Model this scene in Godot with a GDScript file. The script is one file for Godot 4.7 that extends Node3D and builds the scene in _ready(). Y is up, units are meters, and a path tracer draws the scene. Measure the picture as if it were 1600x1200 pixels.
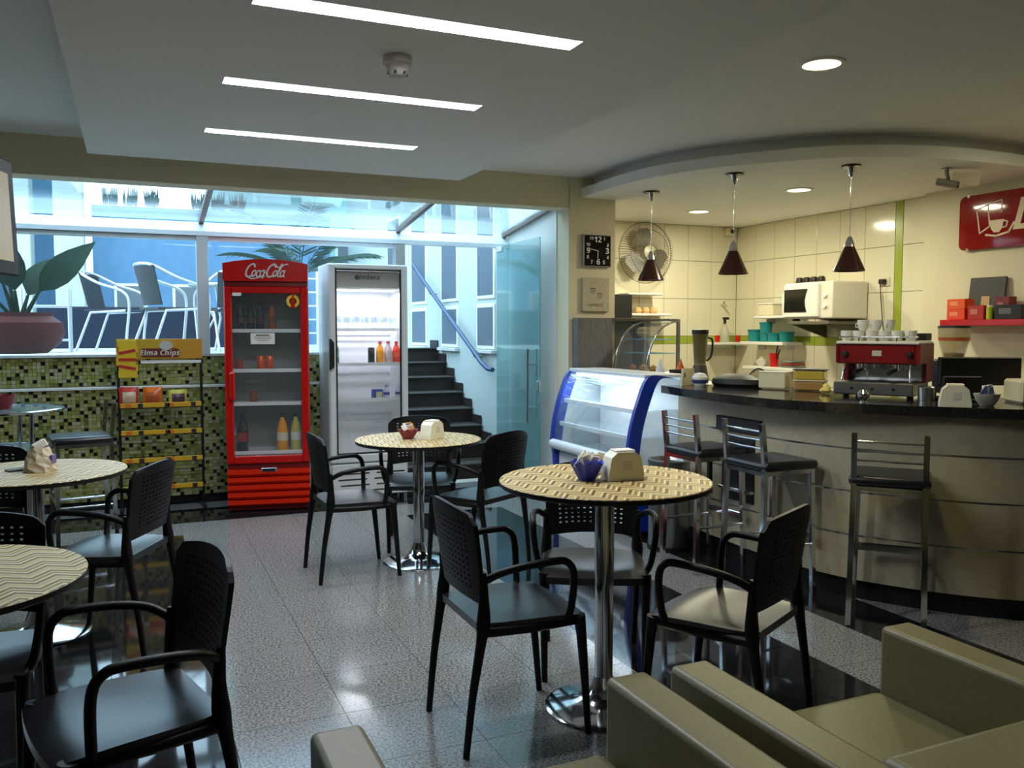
extends Node3D

var M := {}
var taken := {}
var tile_cache := {}
var rng := RandomNumberGenerator.new()

# ------------------------------------------------------------------ helpers
func S(smooth := false) -> SurfaceTool:
	var st := SurfaceTool.new()
	st.begin(Mesh.PRIMITIVE_TRIANGLES)
	st.set_smooth_group(0 if smooth else -1)
	return st

func tri(st: SurfaceTool, a: Vector3, b: Vector3, c: Vector3, out: Vector3) -> void:
	var n := (b - a).cross(c - a)
	if n.length_squared() < 1e-16:
		return
	if n.dot(out) > 0.0:
		st.add_vertex(a); st.add_vertex(c); st.add_vertex(b)
	else:
		st.add_vertex(a); st.add_vertex(b); st.add_vertex(c)

func quad(st: SurfaceTool, a: Vector3, b: Vector3, c: Vector3, d: Vector3, out: Vector3) -> void:
	tri(st, a, b, c, out)
	tri(st, a, c, d, out)

func box(st: SurfaceTool, c: Vector3, s: Vector3, bev := 0.0, bs := Basis()) -> void:
	st.set_smooth_group(-1)
	var h := s * 0.5
	var b: float = min(bev, min(h.x, min(h.y, h.z)) * 0.98)
	for ax in 3:
		for sg in [-1.0, 1.0]:
			var u := (ax + 1) % 3
			var v := (ax + 2) % 3
			var n := Vector3.ZERO
			n[ax] = sg
			var pts := []
			for k in [[-1, -1], [1, -1], [1, 1], [-1, 1]]:
				var p := Vector3.ZERO
				p[ax] = sg * h[ax]
				p[u] = k[0] * (h[u] - b)
				p[v] = k[1] * (h[v] - b)
				pts.append(c + bs * p)
			quad(st, pts[0], pts[1], pts[2], pts[3], bs * n)
	if b <= 0.0:
		return
	for ax in 3:
		var u := (ax + 1) % 3
		var v := (ax + 2) % 3
		for su in [-1.0, 1.0]:
			for sv in [-1.0, 1.0]:
				var q := []
				for e in [[-1.0, 0], [1.0, 0], [1.0, 1], [-1.0, 1]]:
					var p := Vector3.ZERO
					p[ax] = e[0] * (h[ax] - b)
					p[u] = su * (h[u] - (0.0 if e[1] == 0 else b))
					p[v] = sv * (h[v] - (b if e[1] == 0 else 0.0))
					q.append(c + bs * p)
				var o := Vector3.ZERO
				o[u] = su
				o[v] = sv
				quad(st, q[0], q[1], q[2], q[3], bs * o)
	for sx in [-1.0, 1.0]:
		for sy in [-1.0, 1.0]:
			for sz in [-1.0, 1.0]:
				var o := Vector3(sx, sy, sz)
				tri(st, c + bs * (o * Vector3(h.x, h.y - b, h.z - b)), c + bs * (o * Vector3(h.x - b, h.y, h.z - b)), c + bs * (o * Vector3(h.x - b, h.y - b, h.z)), bs * o)

# box with rounded edges and corners
func rbox(st: SurfaceTool, c: Vector3, s: Vector3, rad: float, n := 3) -> void:
	var h := s * 0.5 - Vector3.ONE * rad
	var th := []
	for k in n + 1:
		th.append([-PI * 0.5 + PI * 0.5 * k / n, -1.0])
	for k in n + 1:
		th.append([PI * 0.5 * k / n, 1.0])
	var ph := []
	for q in 4:
		for k in n + 1:
			var a := PI * 0.5 * q + PI * 0.5 * k / n
			ph.append([a, [1.0, -1.0, -1.0, 1.0][q], [1.0, 1.0, -1.0, -1.0][q]])
	var m := ph.size()
	var pt := func(i: int, j: int) -> Vector3:
		var t: float = th[i][0]
		var a: float = ph[j % m][0]
		return c + Vector3(cos(t) * cos(a) * rad + ph[j % m][1] * h.x, sin(t) * rad + th[i][1] * h.y, cos(t) * sin(a) * rad + ph[j % m][2] * h.z)
	for i in th.size() - 1:
		for j in m:
			var flat := i == n and (j + 1) % (n + 1) == 0
			st.set_smooth_group(-1 if flat else 0)
			var a: Vector3 = pt.call(i, j)
			var d: Vector3 = pt.call(i + 1, j + 1)
			quad(st, a, pt.call(i, j + 1), d, pt.call(i + 1, j), (a + d) * 0.5 - c)
	st.set_smooth_group(-1)
	for e in [[0, -1.0], [th.size() - 1, 1.0]]:
		var y: float = c.y + e[1] * s.y * 0.5
		quad(st, Vector3(c.x - h.x, y, c.z - h.z), Vector3(c.x + h.x, y, c.z - h.z), Vector3(c.x + h.x, y, c.z + h.z), Vector3(c.x - h.x, y, c.z + h.z), Vector3(0, e[1], 0))

func bxm(s: Vector3, bev := 0.0) -> ArrayMesh:
	var st := S()
	box(st, Vector3.ZERO, s, bev)
	st.generate_normals()
	return st.commit()

# a swept tube; r is a number or one radius per point
func tube(st: SurfaceTool, pts: Array, r, n := 8, square := false, flat := 1.0) -> void:
	st.set_smooth_group(-1 if square else 0)
	var cnt := pts.size()
	var rings := []
	var up := Vector3.UP
	var t0: Vector3 = (pts[1] - pts[0]).normalized()
	if abs(t0.dot(up)) > 0.95:
		up = Vector3.FORWARD
	var nx := t0.cross(up).normalized()
	for i in cnt:
		var t: Vector3
		if i == 0:
			t = pts[1] - pts[0]
		elif i == cnt - 1:
			t = pts[i] - pts[i - 1]
		else:
			t = (pts[i + 1] - pts[i]).normalized() + (pts[i] - pts[i - 1]).normalized()
		t = t.normalized()
		nx = (nx - t * nx.dot(t)).normalized()
		var ny := t.cross(nx)
		var rr: float = r[i] if r is Array else r
		var ring := []
		for k in n:
			var a := TAU * (k + (0.5 if square else 0.0)) / n
			ring.append(pts[i] + (nx * cos(a) * flat + ny * sin(a)) * rr * (1.4142 if square and n == 4 else 1.0))
		rings.append(ring)
	for i in cnt - 1:
		var mid: Vector3 = (pts[i] + pts[i + 1]) * 0.5
		for k in n:
			var k2 := (k + 1) % n
			var a: Vector3 = rings[i][k]
			var c: Vector3 = rings[i + 1][k2]
			quad(st, a, rings[i][k2], c, rings[i + 1][k], (a + c) * 0.5 - mid)
	st.set_smooth_group(-1)
	for e in [0, cnt - 1]:
		var o: Vector3 = (pts[0] - pts[1]) if e == 0 else (pts[e] - pts[e - 1])
		for k in n:
			tri(st, pts[e], rings[e][k], rings[e][(k + 1) % n], o)

# profile of (radius, height) turned round the y axis
func lathe(st: SurfaceTool, prof: Array, c := Vector3.ZERO, n := 24, bs := Basis()) -> void:
	var g := 1
	for i in prof.size() - 1:
		if i > 0:
			var d1: Vector2 = (prof[i] - prof[i - 1]).normalized()
			var d2: Vector2 = (prof[i + 1] - prof[i]).normalized()
			if d1.dot(d2) < 0.8:
				g += 1
		st.set_smooth_group(g)
		var p: Vector2 = prof[i]
		var q: Vector2 = prof[i + 1]
		var e := q - p
		var on := Vector2(e.y, -e.x)
		for k in n:
			var a := TAU * k / n
			var b := TAU * (k + 1) / n
			var am := (a + b) * 0.5
			var out := bs * Vector3(cos(am) * on.x, on.y, sin(am) * on.x)
			quad(st, c + bs * Vector3(cos(a) * p.x, p.y, sin(a) * p.x), c + bs * Vector3(cos(b) * p.x, p.y, sin(b) * p.x),
				c + bs * Vector3(cos(b) * q.x, q.y, sin(b) * q.x), c + bs * Vector3(cos(a) * q.x, q.y, sin(a) * q.x), out)
	st.set_smooth_group(-1)

func V2(a: Array) -> Array:
	var r := []
	for i in range(0, a.size(), 2):
		r.append(Vector2(a[i], a[i + 1]))
	return r

func V3(a: Array) -> Array:
	var r := []
	for i in range(0, a.size(), 3):
		r.append(Vector3(a[i], a[i + 1], a[i + 2]))
	return r

# polygon in x,y (local) pushed from z0 to z1, set by a transform
func prism(st: SurfaceTool, poly: Array, z0: float, z1: float, tf := Transform3D()) -> void:
	st.set_smooth_group(-1)
	var pk := PackedVector2Array(poly)
	var ids := Geometry2D.triangulate_polygon(pk)
	for z in [z0, z1]:
		var out := tf.basis * Vector3(0, 0, -1.0 if (z == z0) == (z0 < z1) else 1.0)
		for i in range(0, ids.size(), 3):
			tri(st, tf * Vector3(pk[ids[i]].x, pk[ids[i]].y, z), tf * Vector3(pk[ids[i + 1]].x, pk[ids[i + 1]].y, z), tf * Vector3(pk[ids[i + 2]].x, pk[ids[i + 2]].y, z), out)
	var area := 0.0
	for i in pk.size():
		var a := pk[i]
		var b := pk[(i + 1) % pk.size()]
		area += a.x * b.y - b.x * a.y
	for i in pk.size():
		var a := pk[i]
		var b := pk[(i + 1) % pk.size()]
		var e := b - a
		var o := Vector3(e.y, -e.x, 0) * signf(area)
		quad(st, tf * Vector3(a.x, a.y, z0), tf * Vector3(b.x, b.y, z0), tf * Vector3(b.x, b.y, z1), tf * Vector3(a.x, a.y, z1), tf.basis * o)

# polygon in x,z laid flat between heights y0 and y1
func slab(st: SurfaceTool, poly: Array, y0: float, y1: float) -> void:
	prism(st, poly, -y0, -y1, Transform3D(Basis(Vector3(1, 0, 0), Vector3(0, 0, 1), Vector3(0, -1, 0)), Vector3.ZERO))

func rrect(w: float, h: float, r: float, n := 5) -> Array:
	var a := []
	for q in [[1, 1, 0], [-1, 1, 90], [-1, -1, 180], [1, -1, 270]]:
		for i in n + 1:
			var t := deg_to_rad(q[2] + 90.0 * i / n)
			a.append(Vector2(q[0] * (w * 0.5 - r) + cos(t) * r, q[1] * (h * 0.5 - r) + sin(t) * r))
	return a

# a sheet with thickness from a grid of points; holes[i][j] true leaves a cell out
func sheet(st: SurfaceTool, g: Array, off: Vector3, holes := []) -> void:
	var nx: int = g.size()
	var ny: int = g[0].size()
	for i in nx - 1:
		for j in ny - 1:
			if holes and holes[i][j]:
				continue
			st.set_smooth_group(0)
			var a: Vector3 = g[i][j]
			var b: Vector3 = g[i + 1][j]
			var c: Vector3 = g[i + 1][j + 1]
			var d: Vector3 = g[i][j + 1]
			quad(st, a, b, c, d, -off)
			st.set_smooth_group(1)
			quad(st, a + off, b + off, c + off, d + off, off)
			st.set_smooth_group(-1)
			var m := (a + c) * 0.5
			for e in [[a, b, i, j - 1], [b, c, i + 1, j], [c, d, i, j + 1], [d, a, i - 1, j]]:
				var ii: int = e[2]
				var jj: int = e[3]
				if ii < 0 or jj < 0 or ii >= nx - 1 or jj >= ny - 1 or (holes and holes[ii][jj]):
					var p: Vector3 = e[0]
					var q: Vector3 = e[1]
					quad(st, p, q, q + off, p + off, (p + q) * 0.5 - m)

func ribbon(st: SurfaceTool, pts: Array, w: float, z0: float, z1: float, tf := Transform3D()) -> void:
	for i in pts.size() - 1:
		var a: Vector2 = pts[i]
		var b: Vector2 = pts[i + 1]
		var d := (b - a).normalized()
		var n := Vector2(-d.y, d.x) * w * 0.5
		var e := d * w * 0.3
		prism(st, [a - n - e, b - n + e, b + n + e, a + n - e], z0, z1, tf)

func spline(p: Array, per := 6) -> Array:
	var r := []
	for i in p.size() - 1:
		var p0 = p[max(i - 1, 0)]
		var p3 = p[min(i + 2, p.size() - 1)]
		for k in per:
			r.append(p[i].cubic_interpolate(p[i + 1], p0, p3, float(k) / per))
	r.append(p[-1])
	return r

func obj(called: String, what, m: Material, parent: Node = self, at := Vector3.ZERO) -> MeshInstance3D:
	var o := MeshInstance3D.new()
	if what is SurfaceTool:
		what.generate_normals()
		o.mesh = what.commit()
	else:
		o.mesh = what
	o.material_override = m
	o.name = numbered(called) if parent == self else called
	o.position = at
	o.cast_shadow = GeometryInstance3D.SHADOW_CASTING_SETTING_ON
	parent.add_child(o, true)
	return o

func numbered(n: String) -> String:
	var k: int = taken.get(n, 0)
	taken[n] = k + 1
	return n if k == 0 else "%s_%03d" % [n, k]

func tag(o: Node, label: String, category: String, group := "") -> Node:
	o.set_meta("label", label)
	o.set_meta("category", category)
	if group:
		o.set_meta("group", group)
	return o

func thing(called: String, label: String, category: String, at := Vector3.ZERO, turn := 0.0, group := "") -> Node3D:
	var o := Node3D.new()
	o.name = numbered(called)
	add_child(o, true)
	o.position = at
	o.rotation.y = deg_to_rad(turn)
	return tag(o, label, category, group)

func copy(src: Node3D, label: String, at: Vector3, turn := 0.0, group := "") -> Node3D:
	var o: Node3D = src.duplicate()
	var base := String(src.name).rstrip("0123456789").rstrip("_")
	o.name = numbered(base)
	add_child(o, true)
	o.position = at
	o.rotation.y = deg_to_rad(turn)
	o.set_meta("label", label)
	if group:
		o.set_meta("group", group)
	return o

func struct(o: Node) -> Node:
	o.set_meta("kind", "structure")
	return o

func stuff(o: Node) -> Node:
	o.set_meta("kind", "stuff")
	return o

func mat(c: Color, rough := 0.6, metal := 0.0, spec := 0.5) -> StandardMaterial3D:
	var m := StandardMaterial3D.new()
	m.albedo_color = c
	m.roughness = rough
	m.metallic = metal
	m.metallic_specular = spec
	return m

func C8(r: int, g: int, b: int, a := 1.0) -> Color:
	return Color(r / 255.0, g / 255.0, b / 255.0, a)

func glass(c: Color, alpha: float, rough := 0.02) -> StandardMaterial3D:
	var m := mat(Color(c.r, c.g, c.b, alpha), rough)
	m.transparency = BaseMaterial3D.TRANSPARENCY_ALPHA
	return m

func lampmat(c: Color, e: float) -> StandardMaterial3D:
	var m := mat(Color(0.9, 0.9, 0.9), 0.5)
	m.emission_enabled = true
	m.emission = c
	m.emission_energy_multiplier = e
	return m

func noise(freq: float, stops: Array, size := 512, octaves := 3, kind := FastNoiseLite.TYPE_SIMPLEX) -> NoiseTexture2D:
	var n := FastNoiseLite.new()
	n.noise_type = kind
	n.seed = 7
	n.frequency = freq
	n.fractal_octaves = octaves
	var t := NoiseTexture2D.new()
	t.width = size
	t.height = size
	t.seamless = true
	t.noise = n
	var g := Gradient.new()
	var offs := PackedFloat32Array()
	var cols := PackedColorArray()
	for s in stops:
		offs.append(s[0])
		cols.append(s[1])
	g.offsets = offs
	g.colors = cols
	t.color_ramp = g
	return t

func tex(m: StandardMaterial3D, t: Texture2D, scale: float, world := true) -> StandardMaterial3D:
	m.albedo_color = Color.WHITE
	m.albedo_texture = t
	m.uv1_triplanar = true
	m.uv1_world_triplanar = world
	m.uv1_scale = Vector3.ONE * scale
	m.texture_filter = BaseMaterial3D.TEXTURE_FILTER_LINEAR_WITH_MIPMAPS
	return m

func text(s: String, size: float, depth := 0.002, shear := 0.0, font_name := "Droid Sans", bold := true) -> ArrayMesh:
	var t := TextMesh.new()
	t.text = s
	var f := SystemFont.new()
	f.font_names = PackedStringArray([font_name])
	f.font_weight = 700 if bold else 400
	t.font = f
	t.font_size = 64
	t.pixel_size = size / 64.0
	t.depth = depth
	t.curve_step = 2.0
	var src := t.get_mesh_arrays()
	var vs: PackedVector3Array = src[Mesh.ARRAY_VERTEX]
	for i in vs.size():
		vs[i].x += vs[i].y * shear
	src[Mesh.ARRAY_VERTEX] = vs
	var a := ArrayMesh.new()
	a.add_surface_from_arrays(Mesh.PRIMITIVE_TRIANGLES, src)
	return a

func area_light(called: String, at: Vector3, size: Vector2, color: Color, energy: float, rot := Vector3(-90, 0, 0), parent: Node = self) -> void:
	var l := AreaLight3D.new()
	l.name = called
	l.area_size = size
	l.light_color = color
	l.light_energy = energy
	l.shadow_enabled = true
	l.area_range = 14.0
	l.area_attenuation = 2.0
	l.position = at
	l.rotation_degrees = rot
	parent.add_child(l, true)

# ------------------------------------------------------------------ build
func _ready() -> void:
	rng.seed = 11
	look()
	materials()
	floor_and_shell()
	annex()
	outside()
	kitchen_shell()
	bar()
	fridges()
	rack()
	tables_and_chairs()
	stools()
	sofas()
	display_case()
	kitchen_things()
	wall_things()
	small_things()

func look() -> void:
	var cam := Camera3D.new()
	cam.name = "camera"
	cam.position = Vector3(0, 1.42, 0)
	cam.rotation_degrees = Vector3(-3.645, -23.742, 0)
	cam.fov = 47.925
	cam.near = 0.05
	cam.far = 200.0
	add_child(cam)
	cam.current = true
	var e := Environment.new()
	e.background_mode = Environment.BG_SKY
	var sky := Sky.new()
	var sm := ProceduralSkyMaterial.new()
	sm.sky_top_color = Color(0.74, 0.9, 1.0)
	sm.sky_horizon_color = Color(0.8, 0.93, 1.0)
	sm.ground_horizon_color = Color(0.6, 0.68, 0.74)
	sm.ground_bottom_color = Color(0.45, 0.5, 0.52)
	sky.sky_material = sm
	e.sky = sky
	e.background_energy_multiplier = 5.0
	e.tonemap_mode = Environment.TONE_MAPPER_LINEAR
	e.tonemap_exposure = 1.12
	e.sdfgi_enabled = true
	e.ssao_enabled = true
	e.ssil_enabled = true
	var w := WorldEnvironment.new()
	w.name = "world"
	w.environment = e
	add_child(w)
	# fluorescent strips set in the ceiling panel
	for z in [-2.995, -4.015, -5.045]:
		area_light("strip_light", Vector3(0.99, 2.515, z), Vector2(1.16, 0.09), Color(0.94, 0.97, 1.0), 1.9)
	# warm round downlights
	area_light("downlight_hall", Vector3(2.94, 2.625, -3.145), Vector2(0.17, 0.17), Color(1.0, 0.92, 0.66), 1.1)
	for p in [Vector3(4.68, 2.465, -5.216), Vector3(4.714, 2.465, -6.531), Vector3(5.0, 2.625, -3.0)]:
		area_light("downlight_bar", p, Vector2(0.17, 0.17), Color(1.0, 0.97, 0.84), 2.1 if p.z < -4.0 else 0.7)
	area_light("display_light", Vector3(3.2, 1.04, -5.5), Vector2(0.1, 1.0), Color(0.9, 0.96, 1.0), 0.5)
	area_light("cooler_light", Vector3(1.79, 1.72, -7.1), Vector2(0.5, 0.06), Color(0.93, 0.95, 1.0), 0.8)

func materials() -> void:
	M.plaster = mat(C8(112, 104, 92), 0.9)
	M.ceiling = mat(C8(238, 238, 232), 0.9)
	M.header = mat(C8(222, 212, 180), 0.9)
	M.cream = mat(C8(222, 214, 184), 0.8)
	M.white = mat(C8(232, 232, 226), 0.5)
	M.fridge_white = mat(C8(228, 230, 232), 0.3)
	M.alu = mat(C8(205, 210, 215), 0.35, 0.7)
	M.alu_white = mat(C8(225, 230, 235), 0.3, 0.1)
	M.chrome = mat(C8(215, 218, 222), 0.12, 1.0)
	M.steel = mat(C8(165, 165, 162), 0.3, 1.0)
	M.black = mat(C8(14, 14, 15), 0.5)
	M.black_gloss = mat(C8(8, 8, 9), 0.08)
	M.plastic = mat(C8(14, 14, 15), 0.45, 0.0, 0.38)
	M.plastic_seat = mat(C8(17, 17, 19), 0.32, 0.0, 0.7)
	M.dark_edge = mat(C8(25, 23, 22), 0.5)
	M.red = mat(C8(196, 22, 18), 0.22)
	M.red_dark = mat(C8(120, 16, 18), 0.3)
	M.red_sign = mat(C8(140, 14, 16), 0.06)
	M.blue = mat(C8(22, 52, 160), 0.3)
	M.leather = tex(mat(Color.WHITE, 0.5), noise(0.06, [[0.0, C8(118, 109, 74)], [1.0, C8(128, 119, 82)]], 256), 3.0, false)
	M.leather.roughness = 0.42
	M.seat_black = mat(C8(20, 22, 25), 0.35, 0.0, 0.6)
	M.clear = glass(C8(225, 245, 250), 0.03)
	M.roof_glass = glass(C8(150, 205, 225), 0.1)
	M.door_glass = glass(C8(105, 165, 165), 0.42, 0.05)
	M.table_glass = glass(C8(190, 220, 230), 0.3)
	M.water = glass(C8(225, 230, 245), 0.35, 0.05)
	M.paper = mat(C8(236, 232, 222), 0.8)
	M.napkin_white = mat(C8(236, 232, 212), 0.45)
	M.green_tile = mat(C8(158, 170, 60), 0.25)
	M.tile = mat(C8(228, 222, 196), 0.12)
	M.grout = mat(C8(150, 144, 122), 0.9)
	M.joint = mat(C8(62, 62, 62), 0.9)
	M.teal = mat(C8(22, 128, 132), 0.4)
	M.yellow = mat(C8(232, 190, 30), 0.5)
	M.orange = mat(C8(238, 110, 18), 0.35)
	M.brown_lamp = mat(C8(62, 26, 16), 0.25)
	M.print_dark = mat(C8(60, 56, 52), 0.8)
	M.silver_print = mat(C8(205, 202, 190), 0.4, 0.3)
	M.granite = tex(mat(Color.WHITE, 0.15), noise(0.07, [[0.0, C8(52, 54, 58)], [0.28, C8(92, 94, 98)], [0.42, C8(122, 123, 123)], [0.6, C8(142, 141, 137)], [0.8, C8(158, 155, 149)], [1.0, C8(128, 126, 122)]], 1024, 4), 0.9)
	M.black_granite = tex(mat(Color.WHITE, 0.05), noise(0.12, [[0.0, C8(14, 15, 17)], [0.6, C8(22, 23, 25)], [0.8, C8(40, 42, 45)], [1.0, C8(60, 62, 64)]], 512, 2), 1.3)
	M.counter_top = tex(mat(Color.WHITE, 0.1), noise(0.12, [[0.0, C8(26, 25, 24)], [0.6, C8(38, 36, 34)], [1.0, C8(66, 62, 58)]], 256, 2), 2.5)
	M.laminate = tex(mat(Color.WHITE, 0.45), noise(0.02, [[0.0, C8(164, 152, 124)], [0.5, C8(182, 170, 142)], [1.0, C8(172, 160, 132)]], 256, 4), 1.6)
	M.grey_wood = tex(mat(Color.WHITE, 0.6), noise(0.03, [[0.0, C8(92, 88, 86)], [0.5, C8(104, 100, 97)], [1.0, C8(116, 112, 108)]], 256, 4), 2.0)
	M.grey_wood.uv1_scale = Vector3(7.0, 0.8, 7.0)
	M.terracotta = mat(C8(84, 26, 22), 0.6, 0.0, 0.3)
	M.leaf = mat(C8(20, 44, 24), 0.5, 0.0, 0.25)
	M.leaf.backlight_enabled = true
	M.leaf.backlight = Color(0.03, 0.09, 0.02)
	M.palm = mat(C8(34, 64, 50), 0.6, 0.0, 0.25)
	M.palm.backlight_enabled = true
	M.palm.backlight = Color(0.1, 0.2, 0.12)
	M.blue_wall = tex(mat(Color.WHITE, 0.9), noise(0.03, [[0.0, C8(82, 124, 158)], [1.0, C8(98, 136, 168)]], 256), 0.6)
	M.pale_wall = mat(C8(186, 196, 192), 0.9)
	M.concrete = tex(mat(Color.WHITE, 0.9), noise(0.04, [[0.0, C8(186, 188, 186)], [1.0, C8(206, 208, 206)]], 256), 0.8)
	M.window_dark = mat(C8(104, 110, 116), 0.15)
	M.stair = mat(C8(44, 36, 32), 0.5)
	M.stair_nose = mat(C8(66, 60, 56), 0.5)
	M.weave = tex(mat(Color.WHITE, 0.45), weave_texture(), 1.0 / 0.46, false)
	M.wicker = tex(mat(Color.WHITE, 0.6), noise(0.2, [[0.0, C8(10, 12, 20)], [1.0, C8(28, 32, 46)]], 128, 1), 6.0, false)
	M.rack_yellow = mat(C8(222, 170, 30), 0.5)
	M.strip_lamp = lampmat(Color(0.93, 0.96, 1.0), 2.5)
	M.round_lamp = lampmat(Color(1.0, 0.95, 0.8), 2.5)
	M.mosaic = mat(Color.WHITE, 0.2)
	M.mosaic.vertex_color_use_as_albedo = true

func weave_texture() -> ImageTexture:
	var n := 512
	var im := Image.create(n, n, false, Image.FORMAT_RGB8)
	var r := RandomNumberGenerator.new()
	r.seed = 3
	var tones := [C8(206, 182, 116), C8(232, 214, 156), C8(128, 92, 48), C8(220, 198, 134), C8(160, 122, 68), C8(238, 220, 164), C8(112, 80, 44), C8(214, 192, 128)]
	for y in n:
		for x in n:
			var u := fposmod(x / 64.0, 2.0)
			var t := 1.0 - absf(u - 1.0)
			var v := y + t * 64.0
			var s := int(floor(v / 16.0))
			var f := fposmod(v, 16.0)
			var c: Color = tones[posmod(s, 8)]
			var k := 1.0
			if f < 1.6:
				k = 0.62
			k *= 0.93 + 0.14 * r.randf()
			if int(x / 4.0) % 2 == 0:
				k *= 0.95
			im.set_pixel(x, y, Color(c.r * k, c.g * k, c.b * k))
	return ImageTexture.create_from_image(im)

# ------------------------------------------------------------------ room
func seen_from_camera(p: Vector3) -> bool:
	var v := p - Vector3(0, 1.42, 0)
	var th := deg_to_rad(23.742)
	var pt := deg_to_rad(3.645)
	var f := Vector3(sin(th) * cos(pt), -sin(pt), -cos(th) * cos(pt))
	var r := Vector3(cos(th), 0, sin(th))
	var u := r.cross(f)
	var z := v.dot(f)
	if z < 0.3:
		return false
	return absf(v.dot(r) / z) < 0.64 and absf(v.dot(u) / z) < 0.50

func floor_and_shell() -> void:
	var fl := Node3D.new()
	fl.name = "floor"
	add_child(fl)
	struct(fl)
	var base := S()
	box(base, Vector3(1.63, -0.09, -2.4), Vector3(8.5, 0.14, 10.2))
	obj("screed", base, M.joint, fl)
	var xs := []
	var x := -2.51
	while x < 1.6:
		xs.append(x)
		x += 0.4
	xs.append_array([1.885, 2.275, 2.67, 3.09, 3.46, 3.86, 4.26, 4.66, 5.06, 5.46, 5.86])
	var zs := [-7.45, -7.2, -6.69, -6.3]
	var z := -5.9
	while z < 2.6:
		zs.append(z)
		z += 0.4
	var rest_light := S()
	var rest_dark := S()
	var shown := 0
	for i in xs.size() - 1:
		for k in zs.size() - 1:
			var x0: float = xs[i]
			var x1: float = xs[i + 1]
			var z0: float = zs[k]
			var z1: float = zs[k + 1]
			if x0 > 3.2 and z0 < -6.25:
				continue
			var xm := (x0 + x1) * 0.5
			var zm := (z0 + z1) * 0.5
			var dark := false
			if zm > -6.3:
				dark = (xm > -0.51 and xm < 0.29) or (xm > 1.88 and xm < 2.67) or (xm > 3.09 and xm < 3.46)
			else:
				dark = zm > -7.2 and zm < -6.69
			var size := Vector3(x1 - x0 - 0.0022, 0.02, z1 - z0 - 0.0022)
			var near := seen_from_camera(Vector3(xm, 0, zm)) and xm < 4.3
			if near and shown < 296:
				shown += 1
				var key := "%.3f_%.3f" % [size.x, size.z]
				if not tile_cache.has(key):
					tile_cache[key] = bxm(size)
				obj("tile", tile_cache[key], M.black_granite if dark else M.granite, fl, Vector3(xm, -0.01, zm))
			else:
				box(rest_dark if dark else rest_light, Vector3(xm, -0.01, zm), size)
	stuff(obj("outer_tiles", rest_light, M.granite, fl))
	stuff(obj("outer_dark_tiles", rest_dark, M.black_granite, fl))
	# upper ceiling
	var c := S()
	box(c, Vector3(1.63, 2.70, -2.0), Vector3(8.7, 0.12, 9.2))
	struct(obj("ceiling", c, M.ceiling))
	var ck := S()
	box(ck, Vector3(4.6, 2.70, -7.05), Vector3(2.76, 0.12, 0.9))
	struct(obj("ceiling_bar", ck, M.ceiling))
	# dropped panel with three slots
	var pn := S()
	var edges := [2.5, -2.94, -3.05, -3.96, -4.07, -4.99, -5.10, -6.0]
	for k in range(0, 8, 2):
		box(pn, Vector3(1.0, 2.57, (edges[k] + edges[k + 1]) * 0.5), Vector3(2.44, 0.14, edges[k] - edges[k + 1]))
	for k in range(1, 7, 2):
		for e in [[-0.22, 0.395], [1.585, 2.22]]:
			box(pn, Vector3((e[0] + e[1]) * 0.5, 2.57, (edges[k] + edges[k + 1]) * 0.5), Vector3(e[1] - e[0], 0.14, edges[k] - edges[k + 1]))
	var panel: Node = obj("ceiling_panel", pn, M.ceiling)
	struct(panel)
	for k in 3:
		var zc: float = [-2.995, -4.015, -5.045][k]
		var t := thing("strip_lamp", ["long fluorescent strip in the ceiling panel, between the smoke detector and the beige armchairs", "long fluorescent strip in the ceiling panel, just past the smoke detector", "long fluorescent strip in the ceiling panel, closest to the glass front"][k], "ceiling light", Vector3(0.99, 2.5, zc), 0.0, "fluorescent strips in the ceiling panel")
		var dif := S()
		box(dif, Vector3(0, 0.035, 0), Vector3(1.17, 0.012, 0.094))
		obj("lamp_diffuser", dif, M.strip_lamp, t)
		var hs := S()
		box(hs, Vector3(0, 0.09, 0), Vector3(1.18, 0.08, 0.104))
		obj("housing", hs, M.white, t)
	# header over the glass annex, with the pier at its end
	var h := S()
	box(h, Vector3(0.32, 2.53, -6.35), Vector3(5.87, 0.28, 0.2))
	struct(obj("wall_header", h, M.header))
	var pier := S()
	box(pier, Vector3(3.465, 1.34, -6.85), Vector3(0.43, 2.68, 1.2))
	struct(obj("wall_pier", pier, M.header))
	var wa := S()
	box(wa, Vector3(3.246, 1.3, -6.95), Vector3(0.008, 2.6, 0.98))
	struct(obj("wall_annex", wa, M.white))  # white sheet added over the pier side, daylight brightness put into its colour
	var wl := S()
	box(wl, Vector3(-2.66, 1.4, -2.4), Vector3(0.12, 2.8, 10.2))
	struct(obj("wall_left", wl, M.plaster))
	var wf := S()
	box(wf, Vector3(1.63, 1.4, 2.6), Vector3(8.7, 2.8, 0.12))
	struct(obj("wall_front", wf, M.plaster))

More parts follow.
